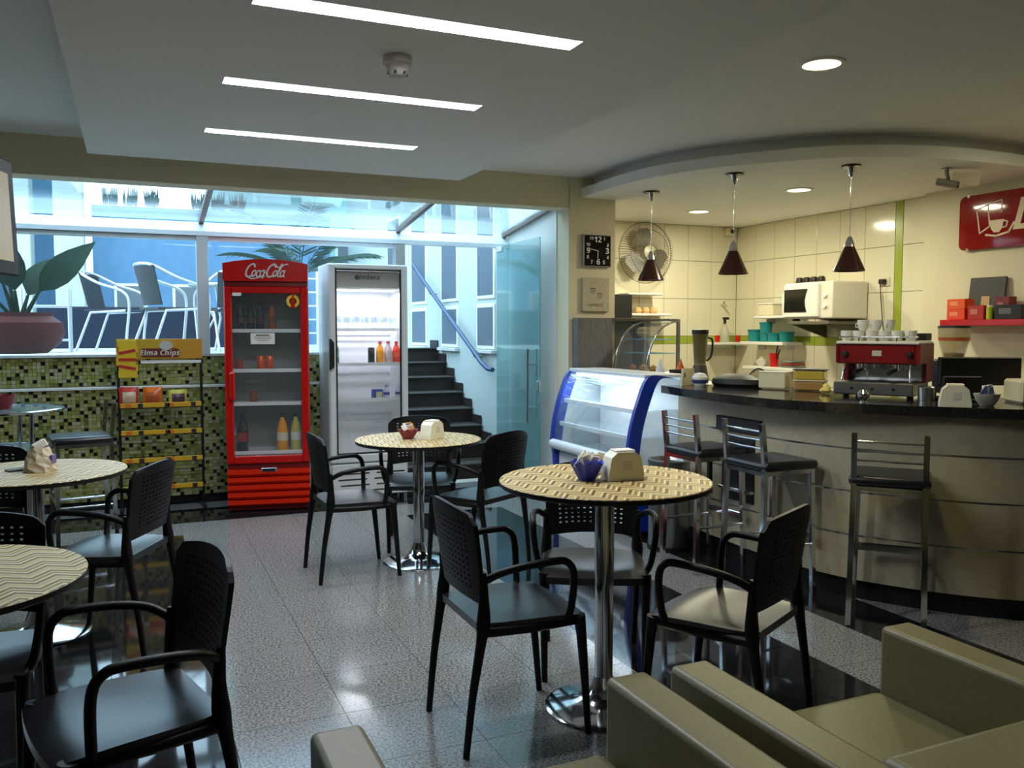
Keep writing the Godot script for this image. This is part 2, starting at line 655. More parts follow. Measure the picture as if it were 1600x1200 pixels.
func annex() -> void:
	# low mosaic wall
	var wm := Node3D.new()
	wm.name = "wall_mosaic"
	add_child(wm)
	struct(wm)
	var core := S()
	box(core, Vector3(-0.2, 0.6, -7.54), Vector3(4.86, 1.2, 0.16))
	obj("core", core, M.grout, wm)
	var st := S()
	var cols := [Color(0.29, 0.3, 0.075), Color(0.4, 0.4, 0.17), Color(0.46, 0.43, 0.27), Color(0.16, 0.18, 0.05), Color(0.012, 0.012, 0.009), Color(0.34, 0.35, 0.11)]
	var pitch := 0.0285
	for i in 140:
		for j in 41:
			var cx := -1.72 + (i + 0.5) * pitch
			var cy := 0.07 + (j + 0.5) * 0.0275
			if cx > 2.22 or (cy > 0.945 and cy < 0.97):
				continue
			var k := rng.randi() % 12
			var ci: int = [0, 0, 0, 1, 1, 1, 2, 2, 3, 5, 5, 0][k]
			if posmod(i * 3 + j * 2 + (1 if rng.randf() < 0.35 else 0), 8) == 0:
				ci = 4
			st.set_color(cols[ci])
			box(st, Vector3(cx, cy, -7.457), Vector3(pitch - 0.003, 0.0247, 0.008))
	stuff(obj("mosaic_tile", st, M.mosaic, wm))
	var sk := S()
	box(sk, Vector3(0.25, 0.035, -7.452), Vector3(3.94, 0.07, 0.016))
	struct(obj("baseboard_mosaic", sk, M.black_granite))
	var ledge := S()
	box(ledge, Vector3(0.25, 0.957, -7.45), Vector3(3.94, 0.022, 0.02), 0.003)
	struct(obj("trim_1", ledge, M.white))
	var sill := S()
	box(sill, Vector3(-0.2, 1.21, -7.53), Vector3(4.86, 0.022, 0.2), 0.003)
	struct(obj("trim_2", sill, M.concrete))
	# glazing frame
	var win := Node3D.new()
	win.name = "window_1"
	add_child(win)
	struct(win)
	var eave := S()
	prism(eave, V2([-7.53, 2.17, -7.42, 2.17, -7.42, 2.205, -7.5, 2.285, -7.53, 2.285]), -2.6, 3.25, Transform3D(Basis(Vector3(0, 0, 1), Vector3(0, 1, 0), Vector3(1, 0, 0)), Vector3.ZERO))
	obj("eave_beam", eave, M.alu_white, win)  # white tone puts the sky reflection into the aluminium beam
	for xx in [-1.66, 0.54, 2.19]:
		var p := S()
		box(p, Vector3(xx, 1.69, -7.47), Vector3(0.09, 0.96, 0.09), 0.004)
		obj("post", p, M.alu, win)
	for r in [[-2.6, -1.705], [-1.615, 0.495], [0.585, 2.145]]:
		var top := S()
		box(top, Vector3((r[0] + r[1]) * 0.5, 2.15, -7.47), Vector3(r[1] - r[0], 0.035, 0.05), 0.003)
		obj("rail", top, M.alu_white, win)
		var g := S()
		box(g, Vector3((r[0] + r[1]) * 0.5, 1.676, -7.48), Vector3(r[1] - r[0], 0.91, 0.008))
		obj("pane", g, M.clear, win)
	var low := S()
	box(low, Vector3(2.19, 0.6, -7.47), Vector3(0.09, 1.2, 0.09), 0.004)
	obj("post", low, M.alu, win)
	# glass roof
	var roof := Node3D.new()
	roof.name = "window_2"
	add_child(roof)
	struct(roof)
	for xx in [-1.66, 0.54, 2.19, 3.21]:
		var rb := S()
		tube(rb, V3([xx, 2.43, -6.45, xx, 2.29, -7.5]), 0.02, 4, true)
		obj("rib", rb, mat(C8(120, 105, 98), 0.4, 0.3), roof)
	for r in [[-2.6, -1.685], [-1.635, 0.515], [0.565, 2.165], [2.215, 3.185]]:
		var g := S()
		var dy := Vector3(0, 0.008, 0)
		var a := Vector3(r[0], 2.435, -6.45)
		var b := Vector3(r[1], 2.435, -6.45)
		var cc := Vector3(r[1], 2.295, -7.5)
		var d := Vector3(r[0], 2.295, -7.5)
		sheet(g, [[a + dy, d + dy], [b + dy, cc + dy]], -dy)
		obj("pane", g, M.roof_glass, roof)
	# open glass door
	var door := Node3D.new()
	door.name = "door_1"
	add_child(door)
	struct(door)
	var dg := S()
	box(dg, Vector3(3.12, 1.095, -6.975), Vector3(0.01, 2.17, 0.93), 0.002)
	obj("leaf", dg, M.door_glass, door)
	for s in [-1.0, 1.0]:
		var hd := S()
		tube(hd, V3([3.12 + s * 0.045, 0.62, -6.66, 3.12 + s * 0.045, 1.25, -6.66]), 0.0125, 10)
		for yy in [0.75, 1.12]:
			tube(hd, V3([3.12 + s * 0.005, yy, -6.66, 3.12 + s * 0.045, yy, -6.66]), 0.009, 8)
		obj("pull_handle", hd, M.chrome, door)
	var lk := S()
	box(lk, Vector3(3.12, 0.94, -6.53), Vector3(0.03, 0.09, 0.05), 0.004)
	obj("lock", lk, M.chrome, door)
	var hg := S()
	box(hg, Vector3(3.12, 2.15, -7.37), Vector3(0.03, 0.05, 0.12), 0.004)
	obj("hinge_patch", hg, M.white, door)

func outside() -> void:
	var gr := S()
	box(gr, Vector3(-1.9, 0.55, -12.0), Vector3(8.2, 1.28, 8.8))
	struct(obj("floor_terrace", gr, M.concrete))
	var gr2 := S()
	box(gr2, Vector3(2.73, 0.55, -13.0), Vector3(1.05, 1.28, 6.9))
	struct(obj("floor_landing", gr2, M.concrete))
	# stairs
	var s := thing("staircase", "dark brown stone staircase climbing behind the glass door", "stairs", Vector3(2.72, 0, -7.6))
	for i in 8:
		var r := S()
		box(r, Vector3(0, 0.15 * i + 0.075 - 0.004, -0.135 - 0.27 * i - 0.01), Vector3(1.04, 0.142, 0.27))
		obj("step", r, M.stair, s)
		var n := S()
		box(n, Vector3(0, 0.15 * (i + 1) - 0.006, -0.12 - 0.27 * i), Vector3(1.04, 0.014, 0.30), 0.003)
		obj("tread", n, M.stair_nose if i < 7 else M.stair, s)
		var sk := S()
		box(sk, Vector3(0.515, 0.15 * i + 0.19, -0.135 - 0.27 * i), Vector3(0.012, 0.1, 0.26))
		obj("skirting", sk, M.stair, s)
	# side building with tall windows
	var wr := Node3D.new()
	wr.name = "wall_stairwell"
	add_child(wr)
	struct(wr)
	var a := S()
	box(a, Vector3(3.40, 2.9, -11.2), Vector3(0.3, 6.6, 7.5))
	obj("masonry", a, M.pale_wall, wr)
	for k in 4:
		var z0: float = [-7.78, -8.82, -9.9, -11.0][k]
		var z1: float = [-8.26, -9.36, -10.5, -11.6][k]
		var zc := (z0 + z1) * 0.5
		var wdt := absf(z1 - z0)
		for lv in [[1.22, 1.67], [1.72, 2.9]]:
			var f := S()
			box(f, Vector3(3.248, (lv[0] + lv[1]) * 0.5, zc), Vector3(0.03, lv[1] - lv[0], wdt), 0.004)
			var fo := obj("window_frame", f, M.white, wr)
			var g := S()
			box(g, Vector3(3.236, (lv[0] + lv[1]) * 0.5, zc), Vector3(0.012, lv[1] - lv[0] - 0.07, wdt - 0.07))
			obj("pane", g, M.window_dark, fo)
		var sl := S()
		box(sl, Vector3(3.23, 1.195, zc), Vector3(0.08, 0.035, wdt + 0.06), 0.004)
		obj("sill", sl, M.concrete, wr)
		var lo := S()
		for q in 9:
			box(lo, Vector3(3.24, 3.1 + q * 0.12, zc), Vector3(0.04, 0.07, wdt), 0.004)
		obj("louvre", lo, M.window_dark, wr)
	var hr := thing("handrail", "grey steel handrail fixed to the wall beside the dark stairs", "handrail", Vector3(3.15, 0, -7.65))
	var rail := S(true)
	tube(rail, V3([0, 1.03, 0.03, 0, 1.035, -0.1, 0, 1.09, -0.26, 0, 1.97, -2.06, 0, 2.2, -2.5]), 0.022, 10)
	obj("rail", rail, mat(C8(70, 88, 118), 0.4, 0.3), hr)
	for q in [-0.5, -1.9]:
		var b := S(true)
		var y: float = 1.09 + (-0.26 - q) * 0.4889
		tube(b, V3([0.0, y - 0.02, q, 0.02, y - 0.07, q, 0.1, y - 0.07, q]), 0.008, 6)
		obj("bracket", b, M.steel, hr)
	# blue building across the terrace
	var bb := thing("blue_building", "bright blue painted wall with small windows across the terrace", "building", Vector3(0.6, 1.19, -13.0))
	var w := S()
	box(w, Vector3(0.55, 0.9, -0.15), Vector3(3.2, 1.86, 0.3))
	obj("wall", w, M.blue_wall, bb)
	var cap := S()
	box(cap, Vector3(0.55, 1.86, -0.13), Vector3(3.2, 0.06, 0.4), 0.006)
	obj("coping", cap, mat(C8(92, 112, 128), 0.9), bb)
	for wx in [-0.6, 0.14]:
		var f := S()
		box(f, Vector3(wx, 0.66, 0.01), Vector3(0.4, 0.38, 0.05), 0.006)
		var fo := obj("window_frame", f, M.white, bb)
		var g := S()
		box(g, Vector3(wx, 0.66, 0.032), Vector3(0.33, 0.31, 0.014))
		obj("pane", g, M.window_dark, fo)
	# pale columned building beside it
	var pb := thing("pale_building", "pale building with tall white columns next to the blue wall", "building", Vector3(-2.7, 1.19, -12.3))
	var pw := S()
	box(pw, Vector3(0.2, 1.2, -1.2), Vector3(3.6, 2.4, 0.3))
	obj("wall", pw, M.blue_wall, pb)
	for k in 5:
		var cs := S()
		var cx: float = [2.0, 1.45, 0.85, 0.2, -0.5][k]
		box(cs, Vector3(cx, 1.9, -0.4), Vector3(0.34 if k == 0 else 0.24, 3.8, 0.5), 0.01)
		obj("column", cs, M.pale_wall, pb)
	# house behind the palm
	var tb := thing("teal_house", "pale teal house wall with upper storey behind the palm", "building", Vector3(2.2, 1.19, -14.2))
	var tw := S()
	box(tw, Vector3(1.0, 2.2, 0), Vector3(4.2, 4.4, 0.3))
	obj("wall", tw, mat(C8(160, 205, 205), 0.9), tb)
	for k in 8:
		var rl := S()
		box(rl, Vector3(-0.8 + k * 0.16, 3.0, 0.2), Vector3(0.05, 1.0, 0.05))
		obj("baluster", rl, M.pale_wall, tb)
	var bal := S()
	box(bal, Vector3(-0.2, 2.45, 0.25), Vector3(1.6, 0.1, 0.4))
	obj("balcony", bal, M.pale_wall, tb)
	for wx in [0.2, 1.1]:
		var f := S()
		box(f, Vector3(wx, 1.3, 0.16), Vector3(0.5, 0.7, 0.05))
		var fo := obj("window_frame", f, M.white, tb)
		var g := S()
		box(g, Vector3(wx, 1.3, 0.19), Vector3(0.42, 0.62, 0.02))
		obj("pane", g, M.window_dark, fo)
	# spiky plants on the coping
	for k in 6:
		var px: float = [-0.22, 0.04, 0.3, 0.9, 1.17, 1.44][k]
		var pl := thing("agave_plant", "spiky grey-green agave growing along the top of the blue wall", "plant", Vector3(px, 3.085, -13.0), 0.0, "agaves along the blue wall")
		var lf := S()
		for q in 30:
			var an := rng.randf() * TAU
			var sp := 0.03 + 0.09 * rng.randf()
			leaf(lf, Vector3(rng.randf_range(-0.09, 0.09), 0, rng.randf_range(-0.03, 0.03)), Vector3(cos(an) * sp * 0.5, 0.1 + 0.2 * rng.randf(), sin(an) * sp * 0.5), 0.012, 0.0)
		obj("leaves", lf, M.palm, pl)
	# palm
	var pm := thing("palm", "green palm with feathered fronds standing outside between the two drink coolers", "palm", Vector3(1.62, 1.0, -9.2))
	var tr := S(true)
	tube(tr, V3([0, 0, 0, 0.02, 0.5, 0, 0, 0.95, 0.02]), [0.07, 0.05, 0.045], 10)
	obj("trunk", tr, mat(C8(90, 74, 60), 0.9), pm)
	for q in 11:
		var fr := S()
		var an := TAU * q / 11.0 + 0.3
		var tip := Vector3(cos(an) * 0.75, 0.35 + 0.3 * (q % 3), sin(an) * 0.5)
		var spine := []
		for k in 11:
			var t := k / 10.0
			spine.append(Vector3(0, 0.95, 0.02) + Vector3(tip.x * t, tip.y * t * (1.5 - 0.75 * t), tip.z * t))
		tube(fr, spine, 0.006, 5)
		for k in range(2, 11):
			var p: Vector3 = spine[k]
			var d: Vector3 = (spine[k] - spine[k - 1]).normalized()
			var side := d.cross(Vector3.UP).normalized()
			for sg in [-1.0, 1.0]:
				for dd in [0.0, 0.5]:
					leaf(fr, p - d * dd * 0.07, side * sg * 0.16 + d * 0.14 - Vector3(0, 0.05, 0), 0.011, 0.02)
		obj("frond", fr, M.palm, pm)
	# planter trellis of white rails beside the palm
	var tl := thing("white_railing", "white horizontal bar railing outside the glass behind the coolers", "railing", Vector3(1.45, 1.19, -8.4))
	for k in 6:
		var b := S(true)
		tube(b, V3([-0.35, 0.06 + k * 0.13, 0, 0.75, 0.06 + k * 0.13, 0]), 0.009, 6)
		obj("bar", b, M.white, tl)
	for xx in [-0.35, 0.2, 0.75]:
		var b := S(true)
		tube(b, V3([xx, 0, 0, xx, 0.78, 0]), 0.014, 6)
		obj("post", b, M.white, tl)
	# potted plant on the ledge
	var pot := thing("potted_plant", "broad-leaved plant in a round terracotta pot on the ledge", "potted plant", Vector3(-0.83, 1.222, -8.0))
	var ps := S(true)
	lathe(ps, V2([0.0, 0.0, 0.2, 0.0, 0.3, 0.08, 0.335, 0.17, 0.315, 0.25, 0.25, 0.3, 0.25, 0.33, 0.225, 0.33, 0.225, 0.28, 0.0, 0.28]), Vector3.ZERO, 32)
	obj("pot", ps, M.terracotta, pot)
	var specs := [[Vector3(-0.3, 0.62, 0.05), 0.13], [Vector3(-0.05, 0.5, 0.1), 0.1], [Vector3(0.47, 0.5, 0.05), 0.11], [Vector3(-0.42, 0.3, 0.1), 0.09], [Vector3(0.2, 0.42, -0.2), 0.1], [Vector3(-0.2, 0.75, -0.1), 0.11]]
	for sp in specs:
		var lf := S(true)
		var root := Vector3(sp[0].x * 0.08, 0.28, 0)
		var m: Vector3 = root + Vector3(sp[0].x * 0.25, sp[0].y * 0.45, sp[0].z * 0.3)
		tube(lf, [root, m], [0.022, 0.012], 6)
		leaf(lf, m, sp[0] * 0.85, sp[1], 0.12)
		obj("leaf", lf, M.leaf, pot)
	# terrace furniture
	var tc := thing("terrace_chair", "woven aluminium armchair with curved arms on the terrace, nearest the window post", "chair", Vector3(0.36, 1.19, -8.8), 110.0, "woven terrace chairs")
	terrace_chair(tc)
	copy(tc, "woven aluminium armchair on the terrace beside the potted plant's trolley", Vector3(-0.16, 1.19, -10.1), 70.0)
	copy(tc, "woven aluminium armchair pushed under the round terrace table", Vector3(0.95, 1.19, -9.6), 200.0)
	var tt := thing("terrace_table", "round aluminium terrace table behind the woven chairs", "table", Vector3(0.95, 1.19, -10.2))
	var top := S(true)
	lathe(top, V2([0, 0.70, 0.36, 0.70, 0.37, 0.715, 0.36, 0.73, 0, 0.73]), Vector3.ZERO, 28)
	obj("table_top", top, M.alu, tt)
	for q in 4:
		var lg := S(true)
		var an := TAU * q / 4.0 + 0.4
		tube(lg, [Vector3(cos(an) * 0.3, 0, sin(an) * 0.3), Vector3(cos(an) * 0.1, 0.35, sin(an) * 0.1), Vector3(cos(an) * 0.26, 0.70, sin(an) * 0.26)], 0.014, 6)
		obj("leg", lg, M.alu, tt)
	var tv := thing("service_trolley", "slim metal trolley with two shelves behind the potted plant", "trolley", Vector3(-0.75, 1.19, -9.6))
	for sx in [-1.0, 1.0]:
		for sz in [-1.0, 1.0]:
			var lg := S(true)
			tube(lg, V3([sx * 0.2, 0, sz * 0.15, sx * 0.2, 0.62, sz * 0.15]), 0.012, 6)
			obj("leg", lg, M.alu, tv)
	for y in [0.12, 0.45]:
		var sh := S()
		box(sh, Vector3(0, y, 0), Vector3(0.42, 0.02, 0.32), 0.004)
		obj("shelf", sh, M.alu, tv)
	var dk := thing("planter_box", "long dark planter wall behind the terrace chairs", "planter", Vector3(0.3, 1.19, -11.6))
	var db := S()
	box(db, Vector3(0, 0.24, 0), Vector3(2.6, 0.48, 0.35), 0.01)
	obj("box", db, mat(C8(26, 34, 52), 0.9, 0.0, 0.3), dk)
	var soil := S()
	box(soil, Vector3(0, 0.485, 0), Vector3(2.5, 0.02, 0.27))
	obj("soil", soil, M.stair, dk)

func leaf(st: SurfaceTool, base: Vector3, v: Vector3, w: float, bend: float) -> void:
	var side := v.cross(Vector3(0.13, 0.3, 0.95)).normalized()
	var nrm := side.cross(v).normalized()
	var n := 6
	var g := [[], [], []]
	for i in n + 1:
		var t := float(i) / n
		var ww := w * (sin(PI * pow(t, 0.75)) + 0.03)
		var p := base + v * t - nrm * bend * (t * t) * (1.0 if nrm.y > 0 else -1.0) * v.length() * 2.0
		g[0].append(p - side * ww + nrm * ww * 0.25)
		g[1].append(p)
		g[2].append(p + side * ww + nrm * ww * 0.25)
	sheet(st, g, -nrm * 0.002)

func terrace_chair(t: Node3D) -> void:
	var seat := S()
	box(seat, Vector3(0, 0.42, 0.0), Vector3(0.46, 0.025, 0.44), 0.008)
	obj("seat", seat, M.wicker, t)
	var g := []
	for i in 9:
		var u := -1.0 + i / 4.0
		var col := []
		for j in 6:
			var v := j / 5.0
			col.append(Vector3(u * (0.21 + 0.02 * v), 0.45 + v * 0.36, -0.22 - 0.08 * v + u * u * 0.05))
		g.append(col)
	var bk := S()
	sheet(bk, g, Vector3(0, 0, -0.012))
	obj("backrest", bk, M.wicker, t)
	for s in [-1.0, 1.0]:
		var f := S(true)
		tube(f, spline(V3([s * 0.02, 0.83, -0.31, s * 0.2, 0.81, -0.26, s * 0.27, 0.7, -0.05, s * 0.27, 0.62, 0.18, s * 0.26, 0.5, 0.25, s * 0.25, 0.2, 0.22, s * 0.25, 0.0, 0.2]), 4), 0.014, 8)
		obj("arm_frame", f, M.alu, t)
		var r := S(true)
		tube(r, V3([s * 0.22, 0.42, 0.2, s * 0.23, 0.4, -0.15, s * 0.25, 0.0, -0.3]), 0.014, 8)
		obj("leg", r, M.alu, t)

# ------------------------------------------------------------------ bar area
func soffit_curve() -> Array:
	return spline(V2([3.36, -6.25, 3.33, -5.65, 3.387, -5.15, 3.61, -4.66, 4.06, -4.15, 4.65, -3.92, 5.4, -3.9, 5.76, -3.95]), 6)

func kitchen_shell() -> void:
	var line := soffit_curve()
	var st := S()
	var poly := line.duplicate()
	poly.append_array(V2([5.86, -3.95, 5.86, -7.44, 3.68, -7.44, 3.68, -6.25]))
	slab(st, poly, 2.48, 2.555)
	struct(obj("ceiling_soffit", st, M.ceiling))
	var st2 := S()
	var inner := []
	for p in line:
		inner.append(p + (Vector2(4.9, -5.6) - p).normalized() * 0.12)
	inner[0] = Vector2(3.48, -6.25)
	inner[-1] = Vector2(5.76, -4.07)
	inner.append_array(V2([5.86, -4.07, 5.86, -7.44, 3.68, -7.44, 3.68, -6.25]))
	slab(st2, inner, 2.555, 2.642)
	struct(obj("ceiling_step", st2, M.ceiling))
	# tiled walls
	var wb := Node3D.new()
	wb.name = "wall_back"
	add_child(wb)
	struct(wb)
	var core := S()
	box(core, Vector3(4.8, 1.34, -7.53), Vector3(2.3, 2.68, 0.16))
	obj("core", core, M.grout, wb)
	var xs := [3.68, 3.792, 4.083, 4.374, 4.665, 4.956, 5.247, 5.538, 5.86]
	var ys := [0.1, 0.495, 0.88, 1.267, 1.347, 1.729, 2.115, 2.48]
	for i in xs.size() - 1:
		for j in ys.size() - 1:
			var s := Vector3(xs[i + 1] - xs[i] - 0.004, ys[j + 1] - ys[j] - 0.004, 0.012)
			var m: Material = M.green_tile if j == 3 else M.tile
			obj("tile", wall_tile(s), m, wb, Vector3((xs[i] + xs[i + 1]) * 0.5, (ys[j] + ys[j + 1]) * 0.5, -7.446))
	var wr := Node3D.new()
	wr.name = "wall_right"
	add_child(wr)
	struct(wr)
	var core2 := S()
	box(core2, Vector3(5.95, 1.34, -6.3), Vector3(0.16, 2.68, 2.6))
	obj("core", core2, M.grout, wr)
	var zs := [-7.44, -7.15, -6.86, -6.57, -6.28, -5.99, -5.70, -5.374, -5.295, -5.0]
	for i in zs.size() - 1:
		for j in ys.size() - 1:
			if i == 7 and j > 0:
				continue
			var s := Vector3(0.012, ys[j + 1] - ys[j] - 0.004, zs[i + 1] - zs[i] - 0.004)
			var m: Material = M.green_tile if j == 3 and i < 7 else M.tile
			if i == 7:
				s.y = 2.38
				m = M.green_tile
				obj("tile", wall_tile(s), m, wr, Vector3(5.866, 1.29, (zs[i] + zs[i + 1]) * 0.5))
			else:
				obj("tile", wall_tile(s), m, wr, Vector3(5.866, (ys[j] + ys[j + 1]) * 0.5, (zs[i] + zs[i + 1]) * 0.5))
	var sw := S()
	box(sw, Vector3(5.86, 1.34, -1.2), Vector3(0.2, 2.68, 7.6))
	struct(obj("wall_sign", sw, M.cream))

func wall_tile(s: Vector3) -> ArrayMesh:
	var key := "w%.3f_%.3f_%.3f" % [s.x, s.y, s.z]
	if not tile_cache.has(key):
		tile_cache[key] = bxm(s, 0.002)
	return tile_cache[key]

func wall_strip(st: SurfaceTool, line: Array, y0: float, y1: float, thick: float) -> void:
	var back := []
	for i in line.size():
		var a: Vector2 = line[max(i - 1, 0)]
		var b: Vector2 = line[min(i + 1, line.size() - 1)]
		var d := (b - a).normalized()
		var n := Vector2(-d.y, d.x)
		if n.dot(Vector2(4.9, -5.0) - line[i]) < 0:
			n = -n
		back.append(line[i] + n * thick)
	var poly := line.duplicate()
	back.reverse()
	poly.append_array(back)
	slab(st, poly, y0, y1)

func bar() -> void:
	var face := spline(V2([3.41, -4.93, 3.36, -4.4, 3.35, -3.8, 3.42, -3.44, 3.5, -3.27, 3.62, -3.08, 3.77, -2.9, 3.96, -2.74, 4.4, -2.42, 4.95, -2.15, 5.7, -2.0]), 5)
	var top := spline(V2([3.27, -4.93, 3.18, -4.38, 3.165, -3.84, 3.26, -3.49, 3.42, -3.23, 3.6, -3.02, 3.84, -2.75, 4.3, -2.34, 4.9, -2.02, 5.7, -1.87]), 5)
	var kick := []
	for p in face:
		kick.append(p + (Vector2(4.9, -4.6) - p).normalized() * 0.03)
	var b := thing("bar_counter", "curved bar counter clad in pale laminate with chrome inlay lines", "bar counter", Vector3.ZERO)
	var k := S()
	wall_strip(k, kick, 0.0, 0.105, 0.2)
	obj("kick_plinth", k, M.black, b)
	var ys := [0.105, 0.335, 0.345, 0.565, 0.575, 0.79, 0.80, 0.99]
	for i in range(0, 8, 2):
		var f := S()
		wall_strip(f, face, ys[i], ys[i + 1], 0.16)
		obj("panel", f, M.laminate, b)
		if i < 6:
			var c := S()
			wall_strip(c, face, ys[i + 1] + 0.001, ys[i + 2] - 0.001, 0.15)
			obj("chrome_inlay", c, M.chrome, b)
	var t := S()
	wall_strip(t, top, 0.99, 1.04, 0.78)
	tag(obj("countertop", t, M.counter_top), "dark polished granite top along the curved bar counter", "countertop")
	# niche as a flat black block: dark by colour, no opening cut
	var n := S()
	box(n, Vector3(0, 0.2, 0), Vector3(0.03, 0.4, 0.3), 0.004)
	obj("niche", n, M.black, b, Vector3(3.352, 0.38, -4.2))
	var ns := S()
	box(ns, Vector3(0, 0, 0), Vector3(0.06, 0.02, 0.3), 0.003)
	obj("niche_shelf", ns, M.chrome, b, Vector3(3.34, 0.45, -4.2))
	var nb := S()
	box(nb, Vector3(0, 0, 0), Vector3(0.04, 0.09, 0.42), 0.006)
	obj("niche_top", nb, M.black, b, Vector3(3.35, 0.84, -4.2))

# ------------------------------------------------------------------ coolers
func bottle(called: String, label: String, at: Vector3, r: float, h: float, liquid: Color, cap: Color, lab: Color, group := "") -> Node3D:
	var t := thing(called, label, "bottle", at, 0.0, group)
	var s := S(true)
	lathe(s, V2([0, 0, r * 0.9, 0, r, h * 0.03, r, h * 0.55, r * 0.85, h * 0.68, r * 0.4, h * 0.85, r * 0.38, h * 0.92, 0, h * 0.92]), Vector3.ZERO, 14)
	var lm := mat(liquid, 0.1) if liquid.a >= 1.0 else glass(liquid, liquid.a, 0.05)
	obj("body", s, lm, t)
	var c := S(true)
	lathe(c, V2([0, h * 0.9, r * 0.46, h * 0.9, r * 0.46, h, 0, h]), Vector3.ZERO, 12)
	obj("cap", c, mat(cap, 0.4), t)
	var l := S(true)
	lathe(l, V2([r * 1.01, h * 0.28, r * 1.03, h * 0.28, r * 1.03, h * 0.5, r * 1.01, h * 0.5]), Vector3.ZERO, 14)
	obj("label_band", l, mat(lab, 0.5), t)
	return t

func can(called: String, label: String, at: Vector3, r: float, h: float, col: Color, group := "") -> Node3D:
	var t := thing(called, label, "can", at, 0.0, group)
	var s := S(true)
	lathe(s, V2([0, 0, r * 0.85, 0, r, h * 0.06, r, h * 0.92, r * 0.82, h * 0.985]), Vector3.ZERO, 14)
	obj("body", s, mat(col, 0.25, 0.2), t)
	var l := S(true)
	lathe(l, V2([r * 0.82, h * 0.98, r * 0.84, h, r * 0.78, h, r * 0.75, h * 0.97, 0, h * 0.97]), Vector3.ZERO, 14)
	obj("lid", l, M.steel, t)
	return t

func script_logo(called: String, m: Material, parent: Node, at: Vector3, w: float) -> void:
	var k := w / 3.15
	var tf := Transform3D(Basis(Vector3(k, 0, 0), Vector3(0.28 * k, k, 0), Vector3(0, 0, 1)), Vector3.ZERO)
	var st := S()
	var C := V2([0.62, 0.78, 0.55, 0.95, 0.38, 1.0, 0.18, 0.85, 0.06, 0.55, 0.06, 0.25, 0.18, 0.03, 0.38, 0.0, 0.6, 0.15])
	var O := V2([0.18, 0.5, 0.06, 0.4, 0.03, 0.2, 0.12, 0.02, 0.24, 0.08, 0.3, 0.28, 0.26, 0.45, 0.18, 0.5, 0.3, 0.46])
	var c := V2([0.3, 0.4, 0.2, 0.5, 0.08, 0.4, 0.04, 0.2, 0.12, 0.02, 0.25, 0.02, 0.36, 0.12])
	var stem := V2([0.32, 0.5, 0.3, 0.1, 0.4, 0.02])
	var l := V2([0.02, 0.15, 0.2, 0.75, 0.24, 0.98, 0.14, 0.95, 0.06, 0.4, 0.08, 0.05, 0.2, 0.02])
	for e in [[C, 0.0, 0.13], [O, 0.5, 0.1], [c, 0.84, 0.1], [O, 1.14, 0.1], [stem, 1.14, 0.1], [C, 1.62, 0.13], [O, 2.14, 0.1], [l, 2.48, 0.1], [O, 2.7, 0.1], [stem, 2.7, 0.1],
			[V2([1.5, 0.3, 1.62, 0.32]), 0.0, 0.09], [V2([0.25, -0.02, 0.6, -0.16, 0.95, -0.12, 1.3, -0.02, 1.45, -0.12]), 0.0, 0.08], [V2([1.98, 0.98, 2.3, 0.8, 2.6, 0.78, 2.9, 0.98, 3.1, 1.02]), 0.0, 0.09]]:
		var pts := []
		for p in spline(e[0], 3):
			pts.append(p + Vector2(e[1] - 1.55, -0.5))
		ribbon(st, pts, e[2], 0.0, 0.003, tf)
	obj(called, st, m, parent, at)

